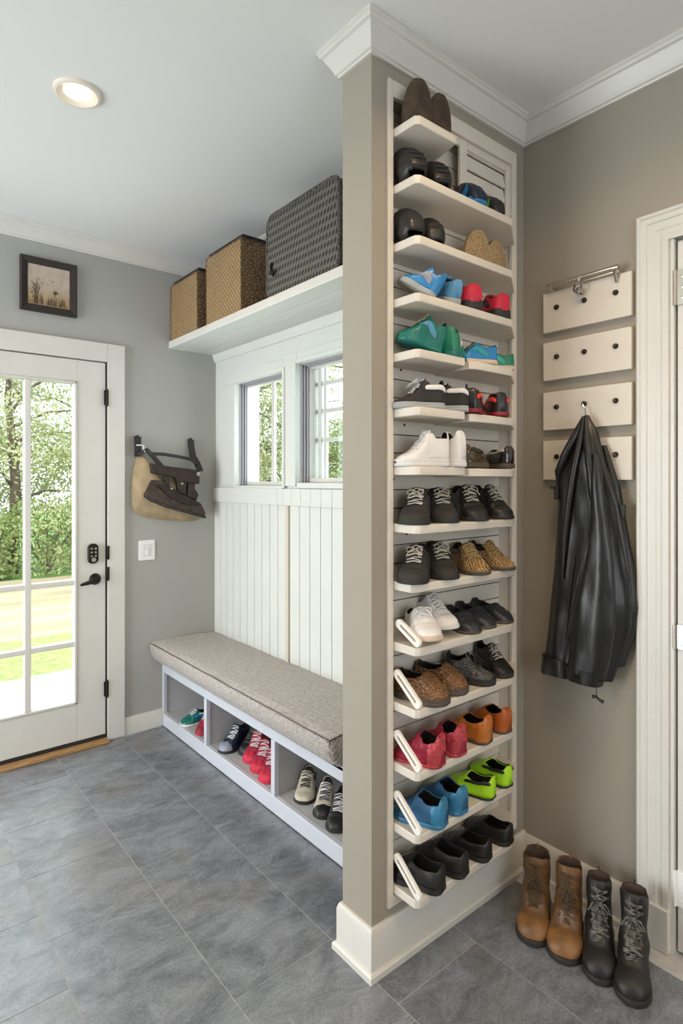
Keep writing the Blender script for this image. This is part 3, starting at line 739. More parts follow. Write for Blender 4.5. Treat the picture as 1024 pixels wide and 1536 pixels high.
bm = bmesh.new(); tube(bm, [(1.49, YD-.005, 1.597), (1.49, YD-.014, 1.604)], .006, 8); obj('peg', bm, M_black, t)

# ------------------------------------------------------------------ hook boards and rail on the right wall
M_knob = mat('antique_bronze_knob', (.06, .045, .03), .4, .9)
zb = [(1.858, 1.992), (1.697, 1.825), (1.530, 1.658), (1.363, 1.495)]
word = ['topmost, under the metal rail', 'second from the top, empty', 'third from the top, holding the jacket', 'lowest, behind the jacket']
for (z0, z1), wd in zip(zb, word):
    t = thing('peg_board', 'cream wooden peg board with dark pegs, '+wd, 'peg board', (XR, .966, z0), 'peg boards on the right wall')
    obj('board', B((XR-.018, XR, .818, 1.113, z0, z1)), M_board, t, bevel=.002)
    for y in (1.062, .966, .865):
        bm = bmesh.new(); lathe(bm, [(0, -.010), (.004, -.0098), (.0075, -.006), (.0085, -.002), (.0085, 0), (0, 0)], (XR-.018, y, (z0+z1)/2+.012), 'x', 14)
        obj('peg', bm, M_knob, t)
t = thing('metal_rail', 'brushed metal hanging rail with a small clip above the topmost peg board', 'rail', (XR, .966, 2.0))
bm = bmesh.new(); tube(bm, [(XR-.040, 1.080, 2.004), (XR-.040, .850, 2.008)], .0058, 12); obj('bar', bm, M_nickel, t)
bm = bmesh.new(); tube(bm, [(XR-.030, 1.04, 1.994), (XR-.030, .868, 1.998)], .003, 8); obj('thin_rod', bm, M_nickel, t)
for y in (1.076, .856):
    bm = bmesh.new(); tube(bm, [(XR-.001, y, 1.996), (XR-.02, y, 1.998), (XR-.040, y, 2.005)], [.010, .006, .007], 10); lathe(bm, [(0, -.012), (.008, -.010), (.008, .010), (0, .012)], (XR-.040, y, 2.006), 'y', 12)
    if y < .9: tube(bm, [(XR-.038, y, 2.005), (XR-.032, y+.004, 1.985), (XR-.022, y+.004, 1.968)], .0045, 8)
    obj('bracket', bm, M_nickel, t)
bm = bmesh.new(); tube(bm, [(XR-.040, .970, 2.012), (XR-.046, .970, 2.000), (XR-.044, .970, 1.985)], .005, 8)
lathe(bm, [(0, -.014), (.010, -.011), (.0125, 0), (.010, .011), (0, .014)], (XR-.038, .970, 1.964), 'x', 14)
tube(bm, [(XR-.05, .960, 1.985), (XR-.052, .956, 1.966), (XR-.05, .970, 1.95), (XR-.052, .984, 1.966), (XR-.05, .980, 1.985)], .0035, 6)
obj('clip', bm, mat('dull_chrome', (.45, .43, .40), .2, 1), t, label='small chrome clip')

# ------------------------------------------------------------------ leather jacket
M_jack = mat('black_jacket_leather', (.010, .0095, .009), .40, var=.35, vscale=12, bump=.5, bscale=45, coat=.1, stretch=(1, 1, .5))
t = thing('leather_jacket', 'long black leather jacket hanging by its collar from a wall peg', 'jacket', (XR-.05, .95, 1.56))
def yring(bm, tab, zs, n, foldk, amp, xface, seed=0, open_bottom=True):
    rings = []
    for z in zs:
        yl, yr, dep, xc = lin(tab, -z)      # table keyed by -z
        c = (yl+yr)/2; hw = (yl-yr)/2; ring = []
        k = (zs[0]-z)/(zs[0]-zs[-1])
        for i in range(n):
            a = 2*PI*i/n
            s, co = math.sin(a), math.cos(a)
            fold = amp*(.25+.75*min(1, k*1.6))*(math.sin(foldk*a+seed+z*3.0)+.5*math.sin(foldk*1.7*a+seed*2+z*6))
            rad = 1
            y = c+hw*co; x = xc-dep*s*(1)
            x -= fold*max(0, s)**.5*min(1, hw/.05)
            x += .006*noise.noise(Vector((y*22, z*9, seed)))*(s > 0)
            y += fold*.25*co
            ring.append(bm.verts.new((min(x, XR-.004 if z < 1.355 else XR-.032), y, z)))
        rings.append(ring)
    for a, b in zip(rings, rings[1:]):
        for i in range(n): bm.faces.new((a[i], a[(i+1) % n], b[(i+1) % n], b[i]))
    bm.faces.new(rings[0])
    return rings
tab = [(-1.566, .952, .938, .006, 1.775), (-1.545, .962, .928, .010, 1.775), (-1.515, .978, .908, .017, 1.772), (-1.46, 1.004, .892, .026, 1.765), (-1.405, 1.026, .876, .032, 1.762), (-1.34, 1.033, .852, .034, 1.762), (-1.28, 1.034, .836, .036, 1.766),
       (-1.09, 1.052, .808, .038, 1.770), (-.988, 1.063, .802, .040, 1.770), (-.92, 1.070, .808, .040, 1.770), (-.863, 1.076, .826, .040, 1.770), (-.80, 1.083, .846, .040, 1.770), (-.752, 1.090, .862, .040, 1.770)]
zs = [1.566-.814*i/56 for i in range(57)]
# the hem slants: left side lower edge at z .742, sloping a little
bm = bmesh.new(); rg = yring(bm, tab, zs, 72, 5, .0048, None, .6)
o = obj('body', bm, M_jack, t, smooth=70); o.modifiers.new('thick', 'SOLIDIFY').thickness = .002
# hem band
bm = bmesh.new(); tab2 = [(-.79, 1.0885, .975, .043, 1.766), (-.735, 1.094, .980, .045, 1.764)]
yring(bm, tab2, [.79, .783, .77, .755, .743, .735], 48, 5, .003, None, .3)
o = obj('hem_band', bm, M_jack, t, smooth=70)
# front sleeve hanging over the body
tab3 = [(-1.44, .905, .885, .012, 1.735), (-1.38, .905, .872, .018, 1.730), (-1.28, .905, .862, .022, 1.728), (-1.16, .910, .842, .026, 1.726), (-1.04, .935, .832, .030, 1.724), (-.92, .960, .832, .032, 1.724), (-.82, .975, .848, .032, 1.726), (-.775, .985, .862, .032, 1.728), (-.735, .990, .868, .030, 1.730)]
bm = bmesh.new(); yring(bm, tab3, [1.44-.68*i/40 for i in range(41)], 44, 3, .0030, None, 2.1)
o = obj('sleeve', bm, M_jack, t, smooth=70); o.modifiers.new('thick', 'SOLIDIFY').thickness = .002
bm = bmesh.new(); yring(bm, [(-.785, .992, .862, .034, 1.728), (-.742, .982, .874, .033, 1.732)], [.785, .775, .763, .75, .742], 40, 4, .003, None, 2.2)
obj('cuff', bm, M_jack, t, smooth=70)
# back sleeve on the right
tab4 = [(-1.47, .905, .886, .012, 1.79), (-1.36, .885, .850, .016, 1.788), (-1.24, .862, .830, .018, 1.788), (-1.10, .848, .806, .020, 1.79), (-.98, .845, .796, .020, 1.79), (-.90, .855, .806, .02, 1.79), (-.80, .875, .835, .02, 1.79)]
bm = bmesh.new(); yring(bm, tab4, [1.47-.67*i/30 for i in range(31)], 32, 4, .003, None, 4)
obj('sleeve', bm, M_jack, t, smooth=70)
# collar / bunched shoulders: folded strips near the hook
for k, (pts, w) in enumerate(((([(1.755, .945, 1.560), (1.738, .965, 1.50), (1.730, .995, 1.44), (1.738, 1.020, 1.39), (1.76, 1.032, 1.33)]), .012),
        (([(1.750, .942, 1.560), (1.732, .945, 1.48), (1.722, .958, 1.40), (1.722, .975, 1.30), (1.726, .99, 1.20), (1.73, 1.0, 1.05)]), .010),
        (([(1.755, .938, 1.560), (1.738, .925, 1.49), (1.728, .912, 1.42), (1.726, .900, 1.32), (1.732, .89, 1.24)]), .012))):
    bm = bmesh.new(); tube(bm, pts, [w*.4]+[w]*(len(pts)-2)+[w*.3], 10); obj('fold', bm, M_jack, t, smooth=70)
bm = bmesh.new(); tube(bm, [(1.733, .962, 1.12), (1.728, .972, 1.04), (1.727, .985, .90), (1.728, 1.0, .77)], .0018, 6); tube(bm, [(1.70, .905, 1.15), (1.694, .925, 1.08), (1.693, .955, .95), (1.70, .975, .80)], .0016, 6)
obj('seam', bm, M_jack, t)
bm = bmesh.new(); box(bm, 1.735, 1.748, 1.020, 1.036, 1.30, 1.345); box(bm, 1.732, 1.750, 1.028, 1.046, 1.335, 1.342)
obj('shoulder_tab', bm, M_black, t, bevel=.002)
bm = bmesh.new(); box(bm, 1.765, 1.776, .822, .842, 1.255, 1.290); tube(bm, [(1.765, .852, 1.30), (1.768, .840, 1.292), (1.77, .825, 1.27), (1.768, .832, 1.24)], .004, 6)
obj('side_buckle', bm, M_black, t, bevel=.002)
bm = bmesh.new(); tube(bm, [(1.745, .899, .74), (1.745, .898, .705)], .0012, 5)
for s in (0, 1): pass
tube(bm, [(1.745, .910, .700), (1.745, .900, .703), (1.742, .888, .697), (1.745, .876, .692)], [.006, .004, .0035, .006], 8)
obj('cord_toggle', bm, M_black, t)
bm = bmesh.new(); tube(bm, [(XR-.024, .966, 1.615), (XR-.036, .965, 1.610), (XR-.042, .958, 1.600), (XR-.04, .951, 1.585), (XR-.045, .947, 1.565), (1.768, .944, 1.552)], .0022, 6)
obj('hanging_loop', bm, mat('dull_chrome', (.45, .43, .4)), t, label='metal hanging loop')

# ------------------------------------------------------------------ shoe rack
t = thing('shoe_rack', 'tall cream wall shoe rack with fourteen rows of shelves built into the partition', 'shoe rack', (1.45, YP, NZ0))
rack = t
# back: horizontal slats with dark gaps
bm = bmesh.new(); by = NY-.012
z = NZ0+.001; k = 0
while z < NZ1-.01:
    z2 = min(z+.0535, NZ1-.001)
    box(bm, NX0+.001, NX1-.001, by, by+.008, z, z2-.0022); z += .0545; k += 1
obj('back_slat', bm, M_cream, t, kind=None)
obj('slat_backing', B((NX0+.001, NX1-.001, by+.007, NY-.0005, NZ0+.001, NZ1-.001)), M_gap, t)
bm = bmesh.new()
z = NZ0+.03; i = 0
while z < NZ1-.02:
    for x in (NX0+.052, ) + ((NX0+.09+.03*math.sin(i*5),) if i % 3 == 0 else ()):
        lathe(bm, [(0, -.0012), (.0042, -.001), (.0042, .001), (0, .001)], (x, by-.0002, z), 'y', 8)
    z += .0545; i += 1
obj('peg_hole', bm, M_gap, t)
# face frame around the niche
f0 = YP-.012
bm = bmesh.new()
for q in ((1.148, NX0+.003, .165, 2.487), (NX1-.010, 1.760, .165, 2.487), (NX0+.003, NX1-.010, 2.440, 2.487), (NX0+.003, NX1-.010, .165, .195)): box(bm, q[0], q[1], f0, YP+.001, q[2], q[3])
obj('face_frame', bm, M_cream, t, bevel=.002)
bm = bmesh.new()
box(bm, NX0, NX0+.004, YP, by, NZ0, NZ1); box(bm, NX1-.004, NX1, YP, by, NZ0, NZ1)
obj('side_lining', bm, M_cream, t)
# framed panels in the top right corner
bm = bmesh.new()
for q in ((1.470, 1.505, 2.20, 2.440), (1.715, 1.735, 2.20, 2.440), (1.505, 1.715, 2.415, 2.440), (1.33, 1.47, 2.415, 2.44)): box(bm, q[0], q[1], YP-.002, YP+.008, q[2], q[3])
obj('top_stile', bm, M_cream, t, bevel=.002)
bm = bmesh.new()
zz = 2.21
while zz < 2.41:
    box(bm, 1.505, 1.715, YP+.008, YP+.014, zz, zz+.046, 0, Matrix.Rotation(math.radians(-8), 4, 'X')); zz += .05
obj('louvre', bm, M_cream, t)

ZR = [2.350, 2.190, 2.026, 1.870, 1.718, 1.562, 1.400, 1.240, 1.078, .908, .740, .570, .400, .225]   # shelf tops
SY = 1.100                                                                                         # shelf front
def shelf_poly(x0, x1, front=SY, cl=.012, cr=.14, yb=None):
    yb = yb or by-.0005
    # plan outline: small left chamfer, long right chamfer that runs back to the frame
    return [(x0, yb), (x0, front+.010), (x0+cl, front), (x1-cr, front), (x1, YP-.016), (x1, yb)]
def shelf(z, x0=NX0+.004, x1=NX1-.004, th=.024, **k):
    bm = bmesh.new(); prism(bm, shelf_poly(x0, x1, **k), 'z', z-th, z)
    return obj('shelf', bm, M_cream, rack, bevel=.0025)
for i, z in enumerate(ZR):
    if i == 0: shelf(z, NX0+.004, 1.352, cr=.02)
    elif i in (4, 5, 6): shelf(z, NX0+.004, 1.400, cr=.03); shelf(z-.003, 1.402, NX1-.004, cl=.02, cr=.14)
    elif i in (8,): shelf(z, front=1.115, cl=.02, cr=.10)
    else: shelf(z)
# bottom shelf nosing and lip
# slanted slotted brackets on the left end of the lower rows
for i in (9, 10, 11, 12, 13):
    z = ZR[i]; x = 1.172
    a = Vector((x, 1.188, z+.088)); b = Vector((x, 1.092, z+.010))
    if i == 9: a = Vector((x, 1.18, z+.060))
    bm = bmesh.new(); d = (b-a); Ln = d.length; ang = math.atan2(d.z, d.y)
    out = rrect(0, 0, Ln, .026, .0125, 6); inn = rrect(0, 0, Ln-.034, .008, .0039, 6)
    def P(p, x_): return (x_, (a.y+b.y)/2+p[0]*math.cos(ang)-p[1]*math.sin(ang), (a.z+b.z)/2+p[0]*math.sin(ang)+p[1]*math.cos(ang))
    R = [[bm.verts.new(P(p, xx)) for p in pts] for pts, xx in ((out, x-.004), (inn, x-.004), (inn, x+.006), (out, x+.006))]
    n = len(out)
    for q in range(4):
        A, D = R[q], R[(q+1) % 4]
        for j in range(n): bm.faces.new((A[j], A[(j+1) % n], D[(j+1) % n], D[j]))
    obj('bracket', bm, mat('white_bracket', (.86, .82, .75), .35), rack, bevel=.0012, label='slanted white slotted bracket')

# ------------------------------------------------------------------ shoes
WT = [(0, .30), (.03, .52), (.08, .68), (.16, .76), (.30, .76), (.42, .78), (.55, .90), (.68, 1.0), (.78, .99), (.87, .86), (.94, .64), (.98, .42), (1, .20)]
EGG = [(0, .55), (.03, .74), (.10, .90), (.22, 1.0), (.40, 1.0), (.58, .92), (.74, .78), (.87, .60), (.95, .42), (.985, .28), (1, .14)]
STY = {   # top height profile (fraction of H), opening (t0,t1), opening half-angle (deg), squareness
 'sneaker': dict(h=[(0, .60), (.04, .92), (.12, 1.0), (.25, .88), (.40, .98), (.48, 1.0), (.60, .78), (.75, .54), (.88, .42), (.96, .30), (1, .14)], op=(.07, .46), ga=44, th=.62, lace=5),
 'loafer': dict(h=[(0, .62), (.04, .95), (.12, 1.0), (.28, .84), (.45, .86), (.55, .84), (.66, .70), (.80, .54), (.90, .44), (.97, .30), (1, .14)], op=(.07, .52), ga=50, th=.55, lace=0),
 'dome': dict(h=[(0, .62), (.05, .85), (.15, .98), (.30, 1.0), (.50, .94), (.68, .78), (.84, .56), (.94, .36), (1, .14)], op=(.02, .10), ga=50, th=.62, lace=0),
 'laced_dome': dict(h=[(0, .62), (.05, .85), (.15, .98), (.30, 1.0), (.50, .90), (.68, .72), (.84, .50), (.94, .34), (1, .14)], op=(.02, .10), ga=50, th=.62, lace=4),
 'clog': dict(h=[(0, .60), (.04, .95), (.12, 1.0), (.28, .90), (.45, .96), (.55, .98), (.66, .86), (.80, .66), (.90, .54), (.97, .36), (1, .16)], op=(.07, .56), ga=46, th=.60, lace=0),
 'hightop': dict(h=[(0, .50), (.03, .90), (.10, 1.0), (.25, .97), (.38, .98), (.44, .90), (.54, .66), (.66, .48), (.80, .36), (.92, .28), (1, .10)], op=(.05, .40), ga=52, th=.66, lace=6),
 'bootie': dict(h=[(0, .55), (.03, .92), (.10, 1.0), (.22, .94), (.36, 1.0), (.44, .94), (.54, .72), (.66, .52), (.80, .38), (.92, .29), (1, .12)], op=(.06, .42), ga=48, th=.66, lace=5),
}
def mk_shoe(name, style, Ls, Wd, H, up, sole, lining=None, sth=.012, heel=0, tongue=None, lace=None, stripe=None, toecap=None, counter=None, crumple=0, bow=False, collar=None, dir_seed=0, toe_rise=.0, wt=None):
    """a shoe in its own coordinates: toe towards +x, resting on z=0"""
    WT_ = wt or WT
    s = STY[style]; root = thing(name, '-', 'shoe', (0, 0, 0))
    lining = lining or mat('dark_lining', (.02, .018, .017), .9)
    NT, NP = 40, 40
    ts = [0, .015, .035, .06, .09]+[.09+.79*i/(NT-9) for i in range(1, NT-8)]+[.93, .965, .988, 1]
    zb = sth*.7
    def pt(t, phi, off=0):
        w = interp(WT_, t)*Wd/2+off; h = interp(s['h'], t)*H-zb+off
        e = .80-.30*(1 if t < .5 else max(0, 1-(t-.5)/.3)); ez = s['th']
        cy = math.cos(phi); sy = math.sin(phi)
        y = w*(1 if cy >= 0 else -1)*abs(cy)**e; z = zb+h*max(sy, 0)**ez
        # slight inward lean of the collar
        lean = 1-.16*max(0, (z-.5*H)/H)
        x = (t-.5)*Ls
        if t < .02: x -= off
        if t > .98: x += off
        x += (.03*Ls)*(1-t)*max(0, z/H)*(1 if t < .15 else 0)*-1
        zz = z+toe_rise*max(0, t-.7)
        if crumple:
            v = Vector((x*38+dir_seed, y*38, zz*38)); k = crumple*(noise.noise(v)+.5*noise.noise(v*2.1))
            return Vector((x, y*lean+k*(1 if cy > 0 else -1)*.8, zz+k*sy))
        return Vector((x, y*lean, zz))
    phis = [PI*j/NP for j in range(NP+1)]
    def patch(cond, off, both=True):
        bm = bmesh.new(); V = {}
        def g(i, j):
            if (i, j) not in V: V[i, j] = bm.verts.new(pt(ts[i], phis[j], off))
            return V[i, j]
        for i in range(len(ts)-1):
            for j in range(NP):
                tm = (ts[i]+ts[i+1])/2; pm = math.degrees((phis[j]+phis[j+1])/2)
                if cond(tm, pm): bm.faces.new((g(i, j), g(i+1, j), g(i+1, j+1), g(i, j+1)))
        bm.edges.ensure_lookup_table()
        bd = [e for e in bm.edges if len(e.link_faces) == 1]; nb = {}
        for e in bd:
            for a_, b_ in ((e.verts[0], e.verts[1]), (e.verts[1], e.verts[0])): nb.setdefault(a_, []).append(b_)
        keep = {V[k_] for k_ in V if k_[1] in (0, NP) or k_[0] in (0, len(ts)-1)}
        for _ in range(6):
            new = {v: v.co*.5+(nb[v][0].co+nb[v][1].co)*.25 for v in nb if len(nb[v]) == 2 and v not in keep}
            for v, c_ in new.items(): v.co = c_
        if off == 0:
            for i in (0, len(ts)-1):
                vs = [V[i, j] for j in range(NP+1) if (i, j) in V]
                if len(vs) > 3:
                    try: bm.faces.new(vs)
                    except ValueError: pass
        return bm
    t0, t1 = s['op']; ga = s['ga']
    def inop(t, p):
        g = ga*(1 if t < t1-.08 else .72)
        return t0 < t < t1 and abs(p-90) < g
    bm = patch(lambda t, p: not inop(t, p), 0)
    o = obj('upper', bm, up, root, out=True, smooth=60, extra=(lining,))
    sd = o.modifiers.new('thick', 'SOLIDIFY'); sd.thickness = .0028; sd.offset = -1; sd.material_offset = 1; sd.material_offset_rim = 0
    # sole
    bm = bmesh.new(); K = 40
    def foot(scale, z, dz=0):
        P = []
        for k in range(len(ts)): P.append((ts[k], 1))
        for k in range(len(ts)-1, -1, -1): P.append((ts[k], -1))
        return [bm.verts.new(((t-.5)*Ls*(1+.02*scale), sgn*(interp(WT_, t)*Wd/2+.003*scale), z+toe_rise*max(0, t-.7)*1.0+(dz if t < .32 else 0))) for t, sgn in P]
    layers = [foot(.2, 0), foot(1, .002), foot(1.1, sth*.55), foot(.8, sth*.62), foot(1.1, sth*.72), foot(.6, sth+.001)]
    for a, b in zip(layers, layers[1:]):
        n = len(a)
        for i in range(n): bm.faces.new((a[i], a[(i+1) % n], b[(i+1) % n], b[i]))
    bm.faces.new(layers[0]); bm.faces.new(layers[-1][::-1])
    obj('sole', bm, sole, root, smooth=50)
    bm = bmesh.new(); P = [(t, 1) for t in ts[1:20]]+[(t, -1) for t in ts[19:0:-1]]
    bm.faces.new([bm.verts.new(((t-.5)*Ls, sg*interp(WT_, t)*Wd/2*.86, sth+.0025)) for t, sg in P])
    obj('insole', bm, lining, root)
    if collar: obj('collar', patch(lambda t, p: t0-.04 < t < t1+.02 and ga < abs(p-90) < ga+15, .0015), collar, root, smooth=60).modifiers.new('t', 'SOLIDIFY').thickness = -.003
    if toecap: obj('toe_cap', patch(lambda t, p: t > .76+.0006*abs(p-90), .0012), toecap, root, smooth=60)
    if counter: obj('heel_counter', patch(lambda t, p: t < .20-.10*(abs(p-90) < 50), .0012), counter, root, smooth=60)
    if stripe:
        for sg in (-1, 1):
            def sc(t, p):
                a = (p-90)*sg; c = 40+150*(.72-t)**1.0*.55
                return .24 < t < .70 and abs(a-c) < 3.5+9*max(0, 1-abs(t-.40)/.22)
            obj('side_stripe', patch(sc, .0014), stripe, root, smooth=60)
    nl = s['lace']
    if nl and lace is not None:
        obj('eyestay', patch(lambda t, p: t1-.03 < t < .70 and 14 < abs(p-90) < 30, .0012), up, root, smooth=60)
        tg = tongue or up
        bm = bmesh.new(); R = []
        for k in range(7):
            q = k/6; tt = .66+(t1+.005-.66)*q; wv = .010+.004*q
            up_ = (.003 if k == 6 else 0)
            R.append([bm.verts.new(pt(tt, PI/2+y*.42, .0008)+Vector((-up_*.3, 0, up_*(1-.5*abs(y))))) for y in (-1, -.5, 0, .5, 1)])
        for a, b in zip(R, R[1:]):
            for i in range(4): bm.faces.new((a[i], a[i+1], b[i+1], b[i]))
        x = obj('tongue', bm, tg, root, smooth=60); x.modifiers.new('t', 'SOLIDIFY').thickness = .003
        bm = bmesh.new()
        for k in range(nl):
            tt = t1+.045+(.68-t1-.055)*k/(nl-1); a2 = .32
            tube(bm, [pt(tt+(.010 if k % 2 else -.004), PI/2-a2, .0028), pt(tt, PI/2, .005), pt(tt+(-.004 if k % 2 else .010), PI/2+a2, .0028)], .0016, 5)
            if k: tube(bm, [pt(tt-.03, PI/2-a2, .0026), pt(tt-.015, PI/2, .0052), pt(tt, PI/2+a2, .0026)], .0014, 5)
        if bow:
            c = pt(t1+.08, PI/2, .006)
            for sg in (-1, 1):
                tube(bm, [c, c+Vector((.004, sg*.010, .006)), c+Vector((.012, sg*.022, .004)), c+Vector((.020, sg*.021, -.006)), c+Vector((.016, sg*.010, -.004)), c], .0015, 5)
                tube(bm, [c, c+Vector((.012, sg*.006, .002)), c+Vector((.026, sg*.015, -.008)), c+Vector((.034, sg*.019, -.018))], .0014, 5)
        obj('laces', bm, lace, root)
    SLEN[root.name] = Ls
    return root
SLEN = {}
def dup(root, label, cat=None):
    r = root.copy(); C.objects.link(r); r['label'] = label; SLEN[r.name] = SLEN[root.name]
    for ch in list(root.children):
        c = ch.copy(); C.objects.link(c); c.parent = r
        for g in ch.children:
            d = g.copy(); C.objects.link(d); d.parent = c
    return r
def put(root, loc, yaw, pitch=0, Ls=0, roll=0):
    """yaw = compass of the toe; pitch lifts the toe, heel staying on the shelf"""
    p = math.radians(pitch)
    root.rotation_euler = (math.radians(roll), -p, math.radians(yaw))
    root.location = Vector(loc)
    ORG[root.name] = Vector(loc)

def lea(key, col, **k): return mat(key, col, k.pop('rough', .42), var=k.pop('var', .3), vscale=k.pop('vscale', 26), bump=k.pop('bump', .35), bscale=80, coat=k.pop('coat', .1), **k)
K_ = lea('black_shoe_leather', (.012, .011, .011), rough=.45)
KF = lea('black_rubber', (.016, .015, .014), rough=.55, coat=0)
KS = lea('shiny_black', (.015, .014, .014), rough=.2, coat=.5)
BR = lea('brown_suede', (.080, .052, .030), rough=.8, coat=0, var=.5)
CHG = lea('charcoal_suede', (.028, .024, .021), rough=.75, coat=0)
WHT = lea('white_leather', (.78, .76, .74), rough=.5, var=.08, bump=.15)
WSOLE = mat('white_sole', (.74, .72, .69), .5, var=.12, vscale=30)
PSOLE = mat('peach_sole', (.72, .56, .44), .6, var=.1)
BSOLE = mat('black_sole', (.022, .020, .019), .65, bump=.4, bscale=60)
GSOLE = mat('light_grey_sole', (.42, .44, .43), .6, var=.2)
BRSOLE = mat('brown_sole', (.10, .075, .055), .65, var=.3, bump=.5, bscale=60)
TAN = tex_mat('tan_rope_weave', 'cell', (.20, .13, .06), (.44, .31, .17), 150, lo=.05, hi=.5)
TANS = tex_mat('tan_strands', 'herring', (.12, .065, .025), (.50, .31, .13), 55, lo=.3, hi=.7)
BRNT = tex_mat('brown_textured_hide', 'cell', (.055, .028, .014), (.36, .17, .06), 130, rough=.5, lo=.08, hi=.7)
BLUE = lea('bright_blue', (.02, .22, .52), rough=.4, var=.2)
BLU2 = lea('mid_blue_canvas', (.02, .125, .27), rough=.6, var=.35)
BLU3 = lea('toe_blue', (.03, .19, .34), rough=.45, var=.15)
SBLUE = lea('sky_blue', (.12, .37, .62), rough=.5, var=.4)
GRYB = lea('blue_grey', (.32, .34, .42), rough=.5)
NAVY = lea('navy', (.006, .015, .045), rough=.45, var=.4)
TEAL = lea('teal_leather', (.004, .17, .14), rough=.45, var=.25)
GRN = lea('green_leather', (.008, .22, .13), rough=.45, var=.25)
TURQ = lea('turquoise', (.03, .42, .42), rough=.5, var=.3)
LIME = lea('neon_lime', (.42, .78, .015), rough=.45, var=.08, bump=.1)
NGRN = lea('neon_green_mark', (.12, .60, .03), rough=.4)
RED = lea('red_fabric', (.62, .015, .05), rough=.6, var=.2)
REDO = lea('orange_red', (.85, .05, .03), rough=.5, var=.1)
DRED = lea('dark_red', (.28, .006, .02), rough=.5, var=.3)
PINK = lea('hot_pink_fabric', (.36, .006, .035), rough=.65, var=.3, vscale=40, bump=.7)
PNK2 = lea('rose_glitter', (.55, .05, .07), rough=.6, var=.5, vscale=120, bump=.8)
ORG_ = lea('orange_leather', (.52, .16, .02), rough=.38, var=.25)
ORG2 = lea('burnt_orange_leather', (.46, .105, .015), rough=.38, var=.25)
DKG = lea('dark_blue_grey_leather', (.022, .026, .032), rough=.42)
CAMO = tex_mat('dark_speckle', 'cell', (.03, .028, .026), (.16, .15, .14), 120, lo=.05, hi=.6)
PATN = tex_mat('dark_floral', 'cell', (.012, .012, .010), (.12, .075, .035), 70, rough=.25, lo=.05, hi=.5)
LKW = mat('cream_lace', (.55, .50, .42), .8); LKB = mat('black_lace', (.03, .03, .03), .7); LKX = mat('white_lace', (.75, .73, .72), .8); LKG = mat('gold_lace', (.42, .30, .13), .7)

LS = .150
def pair(row, specs, builder, cat='shoe', group=None):
    """builder() once, copies placed along the row. specs: (x, y, yaw, pitch, label)"""
    first = None
    for x, y, yaw, pitch, label in specs:
        if first is None: r = first = builder()
        else: r = dup(first, label)
        r['label'] = label; r['category'] = cat
        if group: r['group'] = group
        z = ZR[row] if isinstance(row, int) else row
        if pitch:
            # toe lifted: shift so the heel rests on the shelf
            z += (SLEN[r.name]/2+.001)*abs(math.sin(math.radians(pitch)))
        put(r, (x, y, z+.0004), yaw, pitch)
    return first
def S_(name, style, Lk, Wd, H, up, sole, **k): return lambda: mk_shoe(name, style, Lk, Wd, H, up, sole, **k)
P1, P2, P3, P4 = 1.222, 1.338, 1.458, 1.585
YC = 1.172
# row 1 (top): brown suede, soles towards the room
pair(0, [(1.212, 1.135, -112, 84, 'brown suede shoe standing on its heel, left one of the pair on the topmost shelf'),
         (1.308, 1.138, -98, 86, 'brown suede shoe standing on its heel, right one of the pair on the topmost shelf')],
     S_('suede_shoe', 'dome', .126, .080, .050, BR, BR, sth=.016, wt=EGG), group='brown suede shoes on the topmost shelf')
# row 2
pair(1, [(1.226, 1.205, 72, 76, 'black laced shoe standing toe up, leftmost on the second shelf from the top'),
         (1.342, 1.205, 64, 78, 'black laced shoe standing toe up, second from the left on the second shelf')],
     S_('laced_shoe', 'laced_dome', .128, .084, .084, K_, BSOLE, lace=LKB, wt=EGG), group='black laced shoes on the second shelf')
pair(1, [(1.490, 1.200, 84, 68, 'navy and blue running shoe standing toe up on the second shelf from the top')],
     S_('running_shoe', 'dome', .112, .080, .070, NAVY, BSOLE, stripe=BLUE, counter=BLUE, wt=EGG))
pair(1, [(1.612, 1.200, 70, 74, 'black running shoe with neon green marks, right end of the second shelf')],
     S_('running_shoe', 'dome', .104, .062, .066, K_, BSOLE, stripe=NGRN, wt=EGG))
# row 3
pair(2, [(1.224, 1.205, 72, 76, 'plain black slip-on shoe standing toe up, left one on the third shelf from the top'),
         (1.322, 1.205, 62, 78, 'plain black slip-on shoe standing toe up, right one on the third shelf from the top')],
     S_('slip_on_shoe', 'dome', .116, .078, .078, K_, BSOLE, wt=EGG), group='black slip-ons on the third shelf')
pair(2, [(1.482, 1.140, -112, 84, 'tan rope-soled espadrille standing on its heel beside the black slip-ons'),
         (1.592, 1.150, -98, 86, 'tan rope-soled espadrille standing on its heel at the right end of the third shelf')],
     S_('espadrille', 'dome', .104, .080, .050, TAN, TAN, sth=.020, wt=EGG), group='tan espadrilles on the third shelf')
# row 4
pair(3, [(1.238, 1.172, 132, 30, 'bright blue running shoe with a grey side panel on the fourth shelf from the top')],
     S_('running_shoe', 'hightop', .118, .084, .086, BLUE, GSOLE, counter=BLUE, stripe=GRYB, sth=.014))
pair(3, [(1.346, 1.165, 78, 18, 'pale blue and grey running shoe with a pull tab beside the bright blue one')],
     S_('running_shoe', 'sneaker', .125, .070, .072, SBLUE, GSOLE, stripe=GRYB, toecap=GRYB, lace=LKX, sth=.014))
pair(3, [(1.462, 1.168, 60, 0, 'red and black training shoe, left of the pair, fourth shelf from top'),
         (1.592, 1.172, 76, 0, 'red and black training shoe, right of the pair, fourth shelf from top')],
     S_('training_shoe', 'sneaker', .130, .086, .088, RED, BSOLE, toecap=KS, tongue=RED, stripe=KS, lace=LKB, sth=.030), group='red and black trainers')
